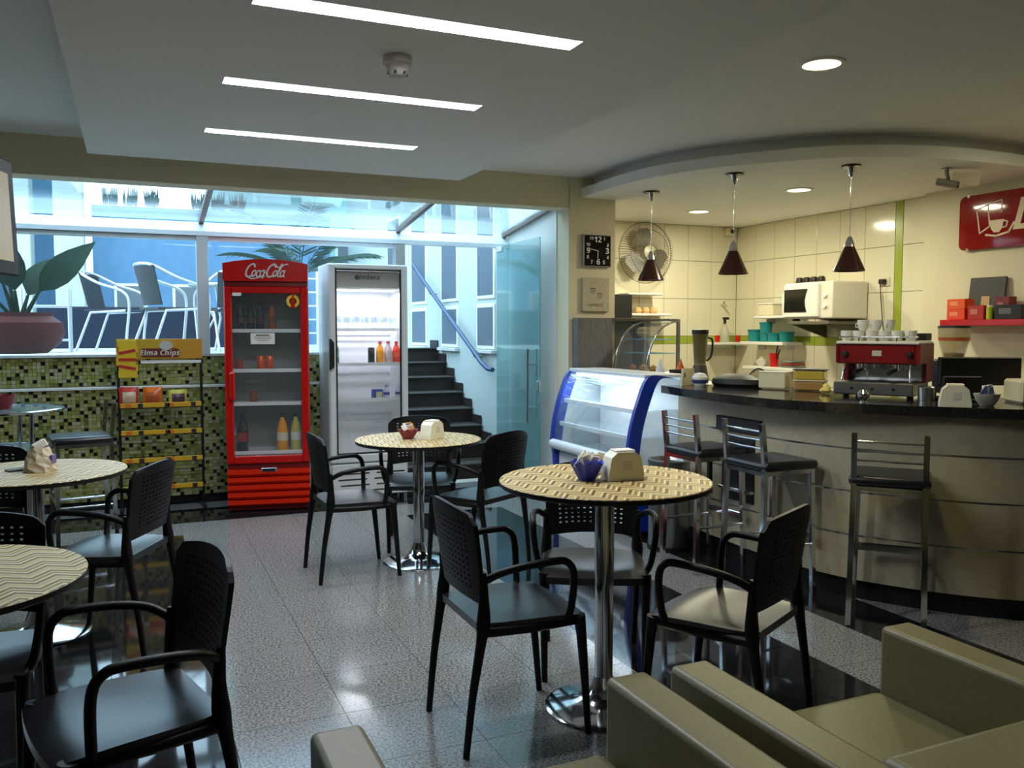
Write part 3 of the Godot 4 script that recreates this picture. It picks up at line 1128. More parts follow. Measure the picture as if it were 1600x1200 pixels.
func fridges() -> void:
	# red cooler: faces +z in its own axes
	var f := thing("drink_cooler", "tall red glass-door drink cooler with white script lettering on its header", "refrigerator", Vector3(0.96, 0, -6.9), -11.0)
	var w := 0.63
	var body := S()
	for s in [-1.0, 1.0]:
		box(body, Vector3(s * (w * 0.5 - 0.02), 0.98, -0.25), Vector3(0.04, 1.72, 0.46), 0.006)
	box(body, Vector3(0, 0.98, -0.465), Vector3(w - 0.08, 1.72, 0.03))
	box(body, Vector3(0, 0.24, -0.25), Vector3(w - 0.08, 0.24, 0.4))
	box(body, Vector3(0, 1.83, -0.25), Vector3(w, 0.06, 0.46), 0.006)
	obj("cabinet", body, mat(C8(150, 150, 148), 0.5), f)
	var inner := S()
	box(inner, Vector3(0, 1.05, -0.445), Vector3(w - 0.085, 1.36, 0.01))
	obj("inner_back", inner, mat(C8(150, 152, 146), 0.6), f)
	var hd := S()
	var arc := []
	for i in 13:
		var t := -1.0 + i / 6.0
		arc.append(Vector2(t * w * 0.5, 1.955 - 0.035 * t * t))
	arc.append_array([Vector2(w * 0.5, 1.785), Vector2(-w * 0.5, 1.785)])
	prism(hd, arc, -0.45, 0.03)
	var header := obj("header", hd, M.red, f)
	script_logo("script_lettering", mat(C8(245, 240, 235), 0.4), header, Vector3(0.005, 1.868, 0.031), 0.30)
	var lip := S()
	box(lip, Vector3(0, 1.765, -0.02), Vector3(w - 0.01, 0.04, 0.05), 0.004)
	obj("header_lip", lip, M.red_dark, f)
	# door frame
	var df := S()
	for s in [-1.0, 1.0]:
		box(df, Vector3(s * (w * 0.5 - 0.03), 1.06, -0.005), Vector3(0.06, 1.37, 0.045), 0.01)
	box(df, Vector3(0, 1.72, -0.005), Vector3(w - 0.12, 0.05, 0.045), 0.006)
	box(df, Vector3(0, 0.405, -0.005), Vector3(w - 0.12, 0.06, 0.045), 0.006)
	var door := obj("door", df, M.red, f)
	var pn := S()
	box(pn, Vector3(0, 1.065, 0.0), Vector3(w - 0.12, 1.26, 0.008))
	obj("pane", pn, M.clear, door)
	var hn := S()
	box(hn, Vector3(-w * 0.5 + 0.055, 0.98, 0.035), Vector3(0.045, 0.22, 0.035), 0.012)
	obj("handle", hn, M.red, door)
	# lower grille
	var gr := S()
	for k in 5:
		var y: float = 0.315 - k * 0.059
		prism(gr, V2([-0.02, y - 0.038, 0.01, y - 0.04, 0.035, y - 0.02, 0.03, y + 0.012, -0.02, y + 0.014]), -w * 0.5 + 0.005, w * 0.5 - 0.005, Transform3D(Basis(Vector3(0, 0, 1), Vector3(0, 1, 0), Vector3(1, 0, 0)), Vector3.ZERO))
	obj("grille", gr, mat(C8(214, 40, 16), 0.2), f)
	var gb := S()
	box(gb, Vector3(0, 0.19, -0.04), Vector3(w - 0.01, 0.36, 0.06))
	obj("grille_backing", gb, M.red_dark, f)
	for sx in [-1.0, 1.0]:
		for zz in [-0.05, -0.42]:
			var ft := S(true)
			lathe(ft, V2([0, 0, 0.025, 0, 0.02, 0.03, 0.012, 0.13, 0, 0.13]), Vector3(sx * 0.27, 0, zz), 10)
			obj("foot", ft, M.black, f)
	var dp := S()
	box(dp, Vector3(0.0, 0.325, 0.035), Vector3(0.12, 0.035, 0.012), 0.005)
	var disp := obj("thermostat", dp, M.chrome, f)
	var dg := S()
	box(dg, Vector3(0.0, 0.325, 0.042), Vector3(0.095, 0.022, 0.004))
	obj("display", dg, M.black_gloss, disp)
	for y in [1.40, 1.09, 0.83, 0.445]:
		var sh := S()
		box(sh, Vector3(0, y, -0.24), Vector3(w - 0.09, 0.01, 0.36))
		box(sh, Vector3(0, y + 0.006, -0.055), Vector3(w - 0.09, 0.028, 0.008))
		obj("shelf", sh, M.fridge_white, f)
	var pp := S()
	box(pp, Vector3(-0.03, 1.345, 0.009), Vector3(0.18, 0.085, 0.002))
	var note := obj("paper_note", pp, M.paper, f)
	var ln := S()
	for k in 4:
		box(ln, Vector3(-0.03, 1.372 - k * 0.014, 0.0105), Vector3([0.1, 0.13, 0.12, 0.08][k], [0.008, 0.003, 0.003, 0.003][k], 0.001))
	obj("print", ln, M.print_dark, note)
	var ws := S()
	box(ws, Vector3(-0.215, 1.685, 0.02), Vector3(0.065, 0.025, 0.002))
	obj("sticker", ws, M.paper, f)
	var yr := S(true)
	lathe(yr, V2([0.028, 0, 0.05, 0, 0.05, 0.003, 0.028, 0.003, 0.028, 0]), Vector3(0.2, 1.635, 0.006), 24, Basis(Vector3(1, 0, 0), PI * 0.5))
	var ring := obj("round_sticker", yr, M.yellow, f)
	var rb := S()
	prism(rb, V2([-0.015, -0.055, 0.015, -0.055, 0.016, 0.0, 0.007, 0.03, 0.006, 0.058, -0.006, 0.058, -0.007, 0.03, -0.016, 0.0]), 0.009, 0.012, Transform3D(Basis(), Vector3(0.2, 1.635, 0)))
	obj("bottle_print", rb, M.red, ring)
	# drinks, placed through the cooler's own turn
	var q := func(x: float, y: float, z: float) -> Vector3: return f.transform * Vector3(x, y, z)
	bottle("cola_bottle", "large dark cola bottle with red band on the red cooler's bottom shelf", q.call(-0.205, 0.451, -0.13), 0.045, 0.31, C8(20, 8, 8), C8(20, 20, 20), C8(150, 14, 18))
	bottle("orange_soda_bottle", "large orange soda bottle with black cap on the red cooler's bottom shelf", q.call(0.1, 0.451, -0.13), 0.043, 0.3, C8(240, 160, 20), C8(20, 20, 20), C8(225, 215, 190))
	bottle("lemon_soda_bottle", "large pale yellow soda bottle with black cap on the red cooler's bottom shelf", q.call(0.205, 0.451, -0.15), 0.043, 0.3, C8(196, 190, 96), C8(20, 20, 20), C8(225, 225, 215))
	for k in 3:
		bottle("dark_soda_bottle", "dark soda bottle in the row on the red cooler's top shelf", q.call(-0.21 + k * 0.075, 1.406, -0.2), 0.033, 0.22, C8(20, 8, 8), C8(90, 12, 12), C8(70, 12, 12), "dark sodas on the top shelf")
	bottle("amber_soda_bottle", "amber soda bottle standing alone on the red cooler's top shelf", q.call(0.03, 1.406, -0.2), 0.033, 0.22, C8(170, 80, 16), C8(90, 50, 12), C8(120, 60, 12))
	can("orange_can", "orange drink can standing apart near the handle on the red cooler's second shelf", q.call(-0.22, 1.096, -0.15), 0.03, 0.085, C8(170, 60, 34))
	for k in 2:
		can("orange_can", "orange drink can of the pair on the red cooler's second shelf", q.call(-0.055 + k * 0.068, 1.096, -0.12), 0.031, 0.115, C8(224, 84, 24), "pair of orange cans")
	can("bronze_can", "bronze drink can alone on the red cooler's third shelf", q.call(-0.115, 0.836, -0.13), 0.03, 0.105, C8(150, 84, 40))
	# white cooler
	var g := thing("drink_cooler", "tall white lit glass-door cooler with black handle", "refrigerator", Vector3(1.79, 0, -7.0))
	w = 0.66
	var cb := S()
	for s in [-1.0, 1.0]:
		box(cb, Vector3(s * (w * 0.5 - 0.02), 1.0, -0.215), Vector3(0.04, 1.9, 0.39), 0.008)
	box(cb, Vector3(0, 1.0, -0.4), Vector3(w - 0.08, 1.9, 0.02))
	box(cb, Vector3(0, 1.93, -0.215), Vector3(w - 0.08, 0.04, 0.39))
	box(cb, Vector3(0, 0.2, -0.215), Vector3(w - 0.08, 0.3, 0.39))
	obj("cabinet", cb, M.fridge_white, g)
	var dr := S()
	for s in [-1.0, 1.0]:
		box(dr, Vector3(s * (w * 0.5 - 0.028), 1.135, 0.0), Vector3(0.056, 1.63, 0.04), 0.012)
	box(dr, Vector3(0, 1.927, 0.0), Vector3(w - 0.11, 0.046, 0.04), 0.01)
	box(dr, Vector3(0, 0.355, 0.0), Vector3(w - 0.11, 0.07, 0.04), 0.01)
	var dd := obj("door", dr, M.fridge_white, g)
	var gk := S()
	for s in [-1.0, 1.0]:
		box(gk, Vector3(s * (w * 0.5 - 0.061), 1.15, 0.004), Vector3(0.01, 1.52, 0.02))
	for y in [1.9, 0.396]:
		box(gk, Vector3(0, y, 0.004), Vector3(w - 0.115, 0.01, 0.02))
	obj("gasket", gk, M.black, dd)
	var gp := S()
	box(gp, Vector3(0, 1.15, 0.0), Vector3(w - 0.14, 1.49, 0.008))
	obj("pane", gp, M.clear, dd)
	var hd2 := S()
	prism(hd2, V2([0, -0.12, 0.035, -0.1, 0.035, 0.1, 0.012, 0.13, 0, 0.13]), 0.02, 0.05, Transform3D(Basis(), Vector3(-w * 0.5 - 0.002, 1.21, 0)))
	obj("handle", hd2, M.black, dd)
	var cn := S()
	box(cn, Vector3(0, 1.82, -0.06), Vector3(w - 0.1, 0.15, 0.05), 0.012)
	var can0 := obj("canopy", cn, mat(C8(178, 176, 164), 0.5), g)
	var tm := obj("lettering", text("Imbera", 0.05, 0.003, 0.2), M.print_dark, can0, Vector3(0.02, 1.845, -0.033))
	tm.set_meta("label", "dark slanted lettering")
	var ic := S(true)
	lathe(ic, V2([0, 0, 0.02, 0, 0.02, 0.003, 0, 0.003]), Vector3(-0.085, 1.842, -0.036), 16, Basis(Vector3(1, 0, 0), PI * 0.5))
	obj("emblem", ic, M.print_dark, can0)
	var lamp := S()
	box(lamp, Vector3(0, 1.738, -0.1), Vector3(0.5, 0.012, 0.07))
	obj("lamp", lamp, lampmat(Color(0.95, 0.97, 1.0), 2.0), g)
	for y in [1.41, 1.125, 0.83]:
		var sh := S()
		for k in 11:
			box(sh, Vector3(0, y, -0.05 - k * 0.03), Vector3(w - 0.1, 0.006, 0.008))
		box(sh, Vector3(0, y + 0.004, -0.038), Vector3(w - 0.1, 0.026, 0.008))
		obj("shelf", sh, M.fridge_white, g)
	var vg := S()
	box(vg, Vector3(0, 0.175, 0.005), Vector3(w - 0.02, 0.27, 0.025), 0.008)
	var kp := obj("kick_panel", vg, M.fridge_white, g)
	var sl := S()
	for k in 4:
		for s in [-1.0, 1.0]:
			box(sl, Vector3(s * 0.15 + 0.02 * (k % 2), 0.085 + k * 0.048, 0.018), Vector3(0.24, 0.012, 0.006), 0.002)
	obj("vent_slot", sl, M.print_dark, kp)
	for sx in [-1.0, 1.0]:
		for zz in [-0.04, -0.36]:
			var ft := S(true)
			lathe(ft, V2([0, 0, 0.022, 0, 0.018, 0.05, 0, 0.05]), Vector3(sx * 0.28, 0, zz), 10)
			obj("foot", ft, M.black, g)
	for k in 7:
		bottle("water_bottle", "clear water bottle in the row on the white cooler's top shelf", Vector3(1.56 + k * 0.078, 1.416, -7.12), 0.034, 0.21, Color(0.86, 0.87, 0.95, 0.5), C8(215, 225, 240), C8(180, 196, 230), "water bottles on the top shelf")
	bottle("green_bottle", "green soda bottle by the handle side of the white cooler's second shelf", Vector3(1.535, 1.131, -7.1), 0.03, 0.2, C8(70, 150, 120), C8(60, 130, 100), C8(120, 180, 150))
	can("black_can", "black energy drink can with green mark in the white cooler", Vector3(1.83, 1.131, -7.08), 0.029, 0.135, C8(24, 30, 28))
	var cl := [C8(248, 160, 10), C8(214, 190, 190), C8(236, 64, 24)]
	var nm := ["orange juice bottle with red cap in the white cooler", "pale pink drink bottle with red cap in the white cooler", "red-orange drink bottle with red cap in the white cooler"]
	for k in 3:
		bottle("juice_bottle", nm[k], Vector3(1.905 + k * 0.07, 1.131, -7.08), 0.033, 0.185, cl[k], C8(214, 60, 40), cl[k].lightened(0.1))
	var bx := S()
	box(bx, Vector3(0, 0.04, 0), Vector3(0.09, 0.08, 0.05), 0.003)
	var yb := thing("yogurt_pack", "blue yogurt carton on the white cooler's third shelf", "carton", Vector3(1.875, 0.836, -7.07))
	obj("carton", bx, mat(C8(48, 70, 160), 0.5), yb)
	var yl := S()
	box(yl, Vector3(0.01, 0.035, 0.026), Vector3(0.05, 0.05, 0.003))
	obj("print", yl, mat(C8(200, 190, 150), 0.5), yb)
	bottle("yogurt_bottle", "small blue-labelled yogurt bottle beside the blue carton in the white cooler", Vector3(1.955, 0.836, -7.07), 0.026, 0.11, C8(200, 205, 225), C8(110, 110, 140), C8(60, 70, 140))
	bottle("yogurt_bottle", "small blue-labelled yogurt bottle near the hinge side of the white cooler's third shelf", Vector3(2.06, 0.836, -7.08), 0.026, 0.11, C8(200, 205, 225), C8(210, 210, 225), C8(50, 60, 110))
	bottle("yogurt_bottle", "small white bottle on the floor of the white cooler", Vector3(2.055, 0.352, -7.13), 0.025, 0.11, C8(205, 210, 230), C8(120, 140, 190), C8(190, 196, 220))

func rack() -> void:
	var r := thing("snack_rack", "black wire snack rack with yellow shelf edges and printed header", "display rack", Vector3(0.2, 0, -7.28))
	for sx in [-1.0, 1.0]:
		var p := S(true)
		tube(p, V3([sx * 0.3, 0.03, 0.0, sx * 0.3, 1.34, 0.0]), 0.011, 8)
		obj("post", p, M.black, r)
		var ft := S(true)
		tube(ft, V3([sx * 0.3, 0.02, -0.12, sx * 0.3, 0.02, 0.14]), 0.014, 8)
		obj("foot", ft, M.black, r)
	for y in [0.835, 0.625, 0.41, 0.195]:
		var sh := S(true)
		for k in 5:
			tube(sh, V3([-0.3, y - 0.02, -0.11 + k * 0.05, 0.3, y - 0.02, -0.11 + k * 0.05]), 0.004, 5)
		for sx in [-1.0, 0.0, 1.0]:
			tube(sh, V3([sx * 0.295, y - 0.02, -0.12, sx * 0.295, y - 0.02, 0.1]), 0.004, 5)
		var so := obj("shelf", sh, M.black, r)
		var e := S()
		box(e, Vector3(0, y, 0.1), Vector3(0.58, 0.036, 0.008), 0.002)
		obj("price_rail", e, M.rack_yellow, so)
		var pr := S()
		for k in 3:
			box(pr, Vector3(-0.15 + k * 0.19, y, 0.1055), Vector3(0.035, 0.03, 0.003))
		obj("price_print", pr, mat(C8(40, 34, 50), 0.5), so)
		var po := S()
		for k in 2:
			box(po, Vector3(-0.235 + k * 0.3, y, 0.1055), Vector3(0.04, 0.03, 0.003))
		obj("orange_print", po, mat(C8(226, 110, 20), 0.5), so)
	var hd := S()
	box(hd, Vector3(0, 1.265, 0.012), Vector3(0.62, 0.155, 0.012), 0.002)
	var ho := obj("header_board", hd, mat(C8(205, 140, 28), 0.45), r)
	var yl := S()
	box(yl, Vector3(-0.1, 1.265, 0.0192), Vector3(0.3, 0.15, 0.002))
	obj("yellow_field", yl, mat(C8(196, 158, 30), 0.45), ho)
	var bd := S()
	prism(bd, rrect(0.29, 0.07, 0.03), 0.0205, 0.0225, Transform3D(Basis(), Vector3(0.0, 1.235, 0)))
	obj("name_plate", bd, mat(C8(110, 32, 24), 0.5), ho)
	var ov := S(true)
	lathe(ov, V2([0, 0, 0.05, 0, 0.05, 0.003, 0, 0.003]), Vector3(0.045, 1.292, 0.02), 24, Basis(Vector3(1, 0, 0), Vector3(0, 0, 1), Vector3(0, -0.72, 0)))
	obj("oval_emblem", ov, M.silver_print, ho)
	obj("lettering", text("Elma Chips", 0.055, 0.002, 0.15), mat(C8(225, 215, 190), 0.5), ho, Vector3(0.0, 1.235, 0.0235))
	var sd := S()
	for k in 6:
		var t := k / 5.0
		box(sd, Vector3(-0.235 + 0.01 * sin(t * 9.0), 1.31 - t * 0.24, 0.03), Vector3(0.135, 0.05, 0.006), 0.001)
	var sp := obj("side_card", sd, mat(C8(232, 190, 40), 0.5), r)
	var sr := S()
	for k in 3:
		box(sr, Vector3(-0.235, 1.245 - k * 0.06, 0.0345), Vector3(0.12, 0.022, 0.003), 0.0, Basis(Vector3(0, 0, 1), 0.2 - 0.2 * k))
	obj("red_print", sr, mat(C8(196, 40, 26), 0.5), sp)
	var wb := S()
	box(wb, Vector3(0.08, 1.165, 0.02), Vector3(0.44, 0.022, 0.006))
	obj("price_strip", wb, M.paper, r)
	var cols := [C8(196, 60, 50), C8(224, 110, 34), C8(205, 190, 80)]
	var inner := [C8(214, 186, 160), C8(190, 90, 40), C8(90, 60, 80)]
	var labs := ["red and cream snack bag on the rack's top shelf", "bright orange snack bag on the rack's top shelf", "small yellow and white snack bag on the rack's top shelf"]
	for k in 3:
		var b := thing("snack_bag", labs[k], "snack bag", Vector3([-0.03, 0.14, 0.32][k], 0.826, -7.22), [6.0, -5.0, 12.0][k])
		var g := []
		var hh: float = [0.15, 0.145, 0.12][k]
		for i in 9:
			var u := -1.0 + i / 4.0
			var c := []
			for j in 8:
				var v := j / 7.0
				c.append(Vector3(u * (0.072 - 0.006 * sin(v * PI)), v * hh, 0.03 * sin(v * PI) * (1.0 - u * u) + 0.004 * rng.randf()))
			g.append(c)
		var s := S()
		sheet(s, g, Vector3(0, 0, -0.012))
		obj("pouch", s, mat(cols[k], 0.25), b)
		var g2 := []
		for i in 5:
			var u := -0.7 + i * 0.35
			var c := []
			for j in 5:
				var v := 0.2 + j * 0.14
				c.append(Vector3(u * 0.066, v * hh, 0.034 * sin(v * PI) * (1.0 - u * u) + 0.008))
			g2.append(c)
		var s2 := S()
		sheet(s2, g2, Vector3(0, 0, -0.004))
		obj("print", s2, mat(inner[k], 0.35), b)

# ------------------------------------------------------------------ seating
func build_chair(t: Node3D) -> void:
	# seat
	var g := []
	for i in 13:
		var u := -1.0 + i / 6.0
		var c := []
		for j in 11:
			var v := j / 10.0
			var z := -0.188 + v * 0.4
			var hw := 0.2 + 0.022 * v - 0.03 * pow(absf(v - 0.5) * 2.0, 6.0)
			var y := 0.445 - 0.014 * (1.0 - u * u) * sin(PI * clampf(v * 1.1, 0.0, 1.0)) - 0.02 * pow(v, 8.0)
			c.append(Vector3(u * hw, y, z + (0.012 * (1.0 - u * u) if v > 0.9 else 0.0)))
		g.append(c)
	var s := S()
	sheet(s, g, Vector3(0, -0.028, 0))
	obj("seat", s, M.plastic_seat, t)
	# perforated back
	var us := [-1.0, -0.93, -0.80]
	var vs := [0.0, 0.05, 0.1]
	for k in 11:
		us.append(-0.72 + k * 0.135)
		us.append(-0.72 + k * 0.135 + 0.05)
	us.append_array([0.80, 0.93, 1.0])
	for k in 12:
		vs.append(0.14 + k * 0.062)
		vs.append(0.14 + k * 0.062 + 0.022)
	vs.append_array([0.93, 0.97, 1.0])
	var holes := []
	g = []
	for i in us.size():
		var u: float = us[i]
		var c := []
		var hrow := []
		for j in vs.size():
			var v: float = vs[j]
			var hw := 0.195 + 0.022 * v - 0.045 * pow(v, 14.0)
			var y := 0.505 + 0.325 * v - (0.018 * u * u if v > 0.9 else 0.0) + 0.012 * (1.0 - u * u) * (1.0 - v)
			c.append(Vector3(u * hw, y, -0.19 - 0.045 * v + 0.03 * u * u))
			hrow.append(i >= 3 and i < 25 and (i - 3) % 2 == 0 and j >= 3 and j < 27 and (j - 3) % 2 == 0)
		g.append(c)
		holes.append(hrow)
	var b := S()
	sheet(b, g, Vector3(0, 0, -0.014), holes)
	obj("backrest", b, M.plastic, t)
	for sx in [-1.0, 1.0]:
		var r := S(true)
		tube(r, spline(V3([sx * 0.195, 0.0, -0.235, sx * 0.2, 0.2, -0.214, sx * 0.205, 0.38, -0.186, sx * 0.202, 0.45, -0.175, sx * 0.198, 0.53, -0.172, sx * 0.2, 0.62, -0.177]), 4), [0.012, 0.0125, 0.013, 0.0135, 0.014, 0.015, 0.016, 0.017, 0.018, 0.02, 0.022, 0.024, 0.025, 0.024, 0.022, 0.02, 0.018, 0.017, 0.016, 0.014, 0.012], 8)
		obj("leg", r, M.plastic, t)
		var f := S(true)
		tube(f, V3([sx * 0.2, 0.0, 0.222, sx * 0.203, 0.2, 0.205, sx * 0.205, 0.36, 0.19, sx * 0.205, 0.432, 0.18]), [0.012, 0.015, 0.019, 0.023], 8)
		obj("leg", f, M.plastic, t)
		var a := S(true)
		tube(a, spline(V3([sx * 0.2, 0.59, -0.17, sx * 0.233, 0.622, -0.12, sx * 0.25, 0.64, -0.03, sx * 0.253, 0.645, 0.075, sx * 0.252, 0.637, 0.108, sx * 0.25, 0.612, 0.13, sx * 0.246, 0.56, 0.138, sx * 0.23, 0.47, 0.135, sx * 0.212, 0.43, 0.13]), 4), 0.0132, 8)
		obj("armrest", a, M.plastic, t)
		var sr := S(true)
		tube(sr, V3([sx * 0.203, 0.418, -0.18, sx * 0.205, 0.412, 0.0, sx * 0.205, 0.418, 0.185]), 0.017, 6)
		obj("side_rail", sr, M.plastic, t)
	var fr := S(true)
	tube(fr, V3([-0.2, 0.414, 0.19, 0.0, 0.405, 0.205, 0.2, 0.414, 0.19]), 0.014, 6)
	obj("front_rail", fr, M.plastic, t)

func build_table(t: Node3D, h: float, d: float) -> void:
	var tp := S(true)
	lathe(tp, V2([0, h - 0.022, d * 0.5 - 0.006, h - 0.022, d * 0.5 - 0.002, h - 0.018, d * 0.5 - 0.002, h - 0.003]), Vector3.ZERO, 64)
	obj("table_edge", tp, M.dark_edge, t)
	var tt := S(true)
	lathe(tt, V2([d * 0.5 - 0.002, h - 0.004, d * 0.5, h - 0.003, d * 0.5 - 0.003, h, 0.0, h]), Vector3.ZERO, 64)
	obj("table_top", tt, M.weave, t)
	var p := S(true)
	lathe(p, V2([0.034, 0.07, 0.034, h * 0.55, 0.036, h * 0.551, 0.036, h - 0.022]), Vector3.ZERO, 20)
	obj("pole", p, M.chrome, t)
	var bs := S(true)
	lathe(bs, V2([0, 0.0, 0.218, 0.0, 0.22, 0.006, 0.2, 0.014, 0.13, 0.026, 0.08, 0.04, 0.055, 0.06, 0.045, 0.09, 0.036, 0.12, 0.034, 0.12]), Vector3.ZERO, 40)
	obj("base", bs, M.chrome, t)
	var u := S(true)
	lathe(u, V2([0.036, h - 0.05, 0.1, h - 0.03, 0.1, h - 0.022, 0.0, h - 0.022]), Vector3.ZERO, 20)
	obj("mounting_plate", u, M.black, t)

func tables_and_chairs() -> void:
	var tf := thing("cafe_table", "round woven-top pedestal table holding a blue bowl, closest to the bar stools", "table", Vector3(1.595, 0, -2.77), 10.0, "round woven-top tables")
	build_table(tf, 0.863, 0.785)
	var tb := thing("cafe_table", "round woven-top pedestal table in front of the white cooler", "table", Vector3(1.578, 0, -5.0), 40.0, "round woven-top tables")
	build_table(tb, 0.755, 0.76)
	var tl := thing("cafe_table", "round woven-top pedestal table with a paper bag, near the glass bistro table", "table", Vector3(-0.425, 0, -4.505), 25.0, "round woven-top tables")
	build_table(tl, 0.765, 0.785)
	var t2 := thing("cafe_table", "round woven-top pedestal table with a dark blue bowl in front of the big black chair", "table", Vector3(-0.52, 0, -2.66), 15.0, "round woven-top tables")
	build_table(t2, 0.76, 0.785)
	var c := thing("armchair", "black plastic armchair seen side-on at the blue-bowl table, facing the bar", "chair", Vector3(1.215, 0, -2.8), 90.0, "black perforated armchairs")
	build_chair(c)
	var list := [
		["black plastic armchair with yellowish glossy seat between bar stools and beige armchairs", 1.89, -2.42, -152.0, 1.0],
		["black plastic armchair across the blue-bowl table, in front of the steel bin", 1.77, -3.17, -27.0, 1.0],
		["black plastic armchair beside the red cooler, facing the white cooler's table", 1.155, -4.95, 92.0, 1.0],
		["black plastic armchair between the table and the white cooler", 1.72, -5.42, -17.0, 1.0],
		["black plastic armchair with its back to the glass door at the white cooler's table", 1.88, -4.77, -150.0, 1.0],
		["black plastic armchair with sky-blue shine on its seat by the snack rack table", -0.11, -4.26, -116.0, 1.0],
		["large black plastic armchair with pale shiny seat at the dark blue bowl table", -0.035, -2.4, -75.6, 1.0],
		["black plastic armchair behind the dark blue bowl table", -0.5, -2.98, -5.0, 1.0],
		["black plastic armchair behind the paper-bag table, near the glass bistro table", -0.69, -4.83, 5.0, 1.0]]
	for e in list:
		var k := copy(c, e[0], Vector3(e[1], 0, e[2]), e[3])
		k.scale = Vector3(1, e[4], 1)
	# high glass bistro table
	var gt := thing("glass_table", "high round glass table with chrome rim and lower glass shelf", "table", Vector3(-0.78, 0, -6.1))
	for e in [[0.93, 0.37, "glass_top"], [0.68, 0.3, "glass_shelf"]]:
		var s := S(true)
		lathe(s, V2([0, e[0] - 0.008, e[1], e[0] - 0.008, e[1], e[0], 0, e[0]]), Vector3.ZERO, 40)
		var o := obj(e[2], s, M.table_glass, gt)
		var rim := S(true)
		lathe(rim, V2([e[1] + 0.001, e[0] - 0.014, e[1] + 0.014, e[0] - 0.012, e[1] + 0.016, e[0] - 0.002, e[1] + 0.008, e[0] + 0.004, e[1] + 0.001, e[0] + 0.002]), Vector3.ZERO, 40)
		obj("rim", rim, M.chrome, o)
	for q in 4:
		var an := TAU * q / 4.0 + 0.5
		var lg := S(true)
		tube(lg, [Vector3(cos(an) * 0.3, 0, sin(an) * 0.3), Vector3(cos(an) * 0.22, 0.45, sin(an) * 0.22), Vector3(cos(an) * 0.24, 0.92, sin(an) * 0.24)], 0.013, 8)
		obj("leg", lg, M.chrome, gt)
	var rb := bowl("bowl", "small red and blue bowl on the glass bistro table", Vector3(-0.73, 0.931, -6.08), 0.075, 0.085, C8(120, 22, 30))
	rb.set_meta("category", "bowl")

func bowl(called: String, label: String, at: Vector3, r: float, h: float, col: Color) -> Node3D:
	var t := thing(called, label, "bowl", at)
	var s := S(true)
	lathe(s, V2([0, 0, r * 0.5, 0, r * 0.8, h * 0.45, r, h, r * 0.94, h, r * 0.74, h * 0.45, r * 0.45, h * 0.1, 0, h * 0.1]), Vector3.ZERO, 24)
	obj("shell", s, mat(col, 0.3), t)
	return t

func stools() -> void:
	var t := thing("bar_stool", "chrome bar stool with black seat at the bend of the bar, between the other two", "stool", Vector3(3.16, 0, -3.7), 90.0, "chrome bar stools")
	var seat := S()
	rbox(seat, Vector3(0, 0.70, 0.0), Vector3(0.36, 0.05, 0.36), 0.022)
	obj("seat", seat, M.seat_black, t)
	for sx in [-1.0, 1.0]:
		var p := S()
		tube(p, V3([sx * 0.165, 0, -0.185, sx * 0.155, 0.68, -0.165, sx * 0.155, 0.70, -0.165, sx * 0.155, 0.93, -0.19]), 0.0125, 4, true)
		obj("back_leg", p, M.chrome, t)
		var f := S()
		tube(f, V3([sx * 0.165, 0, 0.165, sx * 0.15, 0.675, 0.15]), 0.0125, 4, true)
		obj("leg", f, M.chrome, t)
		var sr := S(true)
		tube(sr, V3([sx * 0.163, 0.27, -0.178, sx * 0.163, 0.27, 0.16]), 0.008, 6)
		obj("stretcher", sr, M.chrome, t)
		var rr := S()
		tube(rr, V3([sx * 0.155, 0.665, -0.165, sx * 0.15, 0.665, 0.15]), 0.011, 4, true)
		obj("seat_rail", rr, M.chrome, t)
	for zz in [-0.165, 0.15]:
		var rl := S()
		tube(rl, V3([-0.15, 0.665, zz, 0.15, 0.665, zz]), 0.011, 4, true)
		obj("seat_rail", rl, M.chrome, t)
	var fb := S()
	box(fb, Vector3(0, 0.31, 0.165), Vector3(0.31, 0.04, 0.018), 0.004)
	obj("footrest", fb, M.chrome, t)
	for k in 3:
		var r := S(true)
		tube(r, V3([-0.15, 0.80 + k * 0.045, -0.178 - k * 0.005, 0.0, 0.80 + k * 0.045, -0.188 - k * 0.005, 0.15, 0.80 + k * 0.045, -0.178 - k * 0.005]), 0.0065, 6)
		obj("back_rod", r, M.chrome, t)
	copy(t, "chrome bar stool with black seat beside the steel bin", Vector3(3.13, 0, -4.24), 91.0)
	copy(t, "chrome bar stool with black seat nearest the beige armchairs", Vector3(3.36, 0, -3.07), 131.0)
	copy(t, "chrome high stool with shiny seat next to the glass bistro table", Vector3(-0.33, 0, -6.35), -80.0)

func cushion(st: SurfaceTool, c: Vector3, s: Vector3, r := 0.03) -> void:
	box(st, c, s, r)

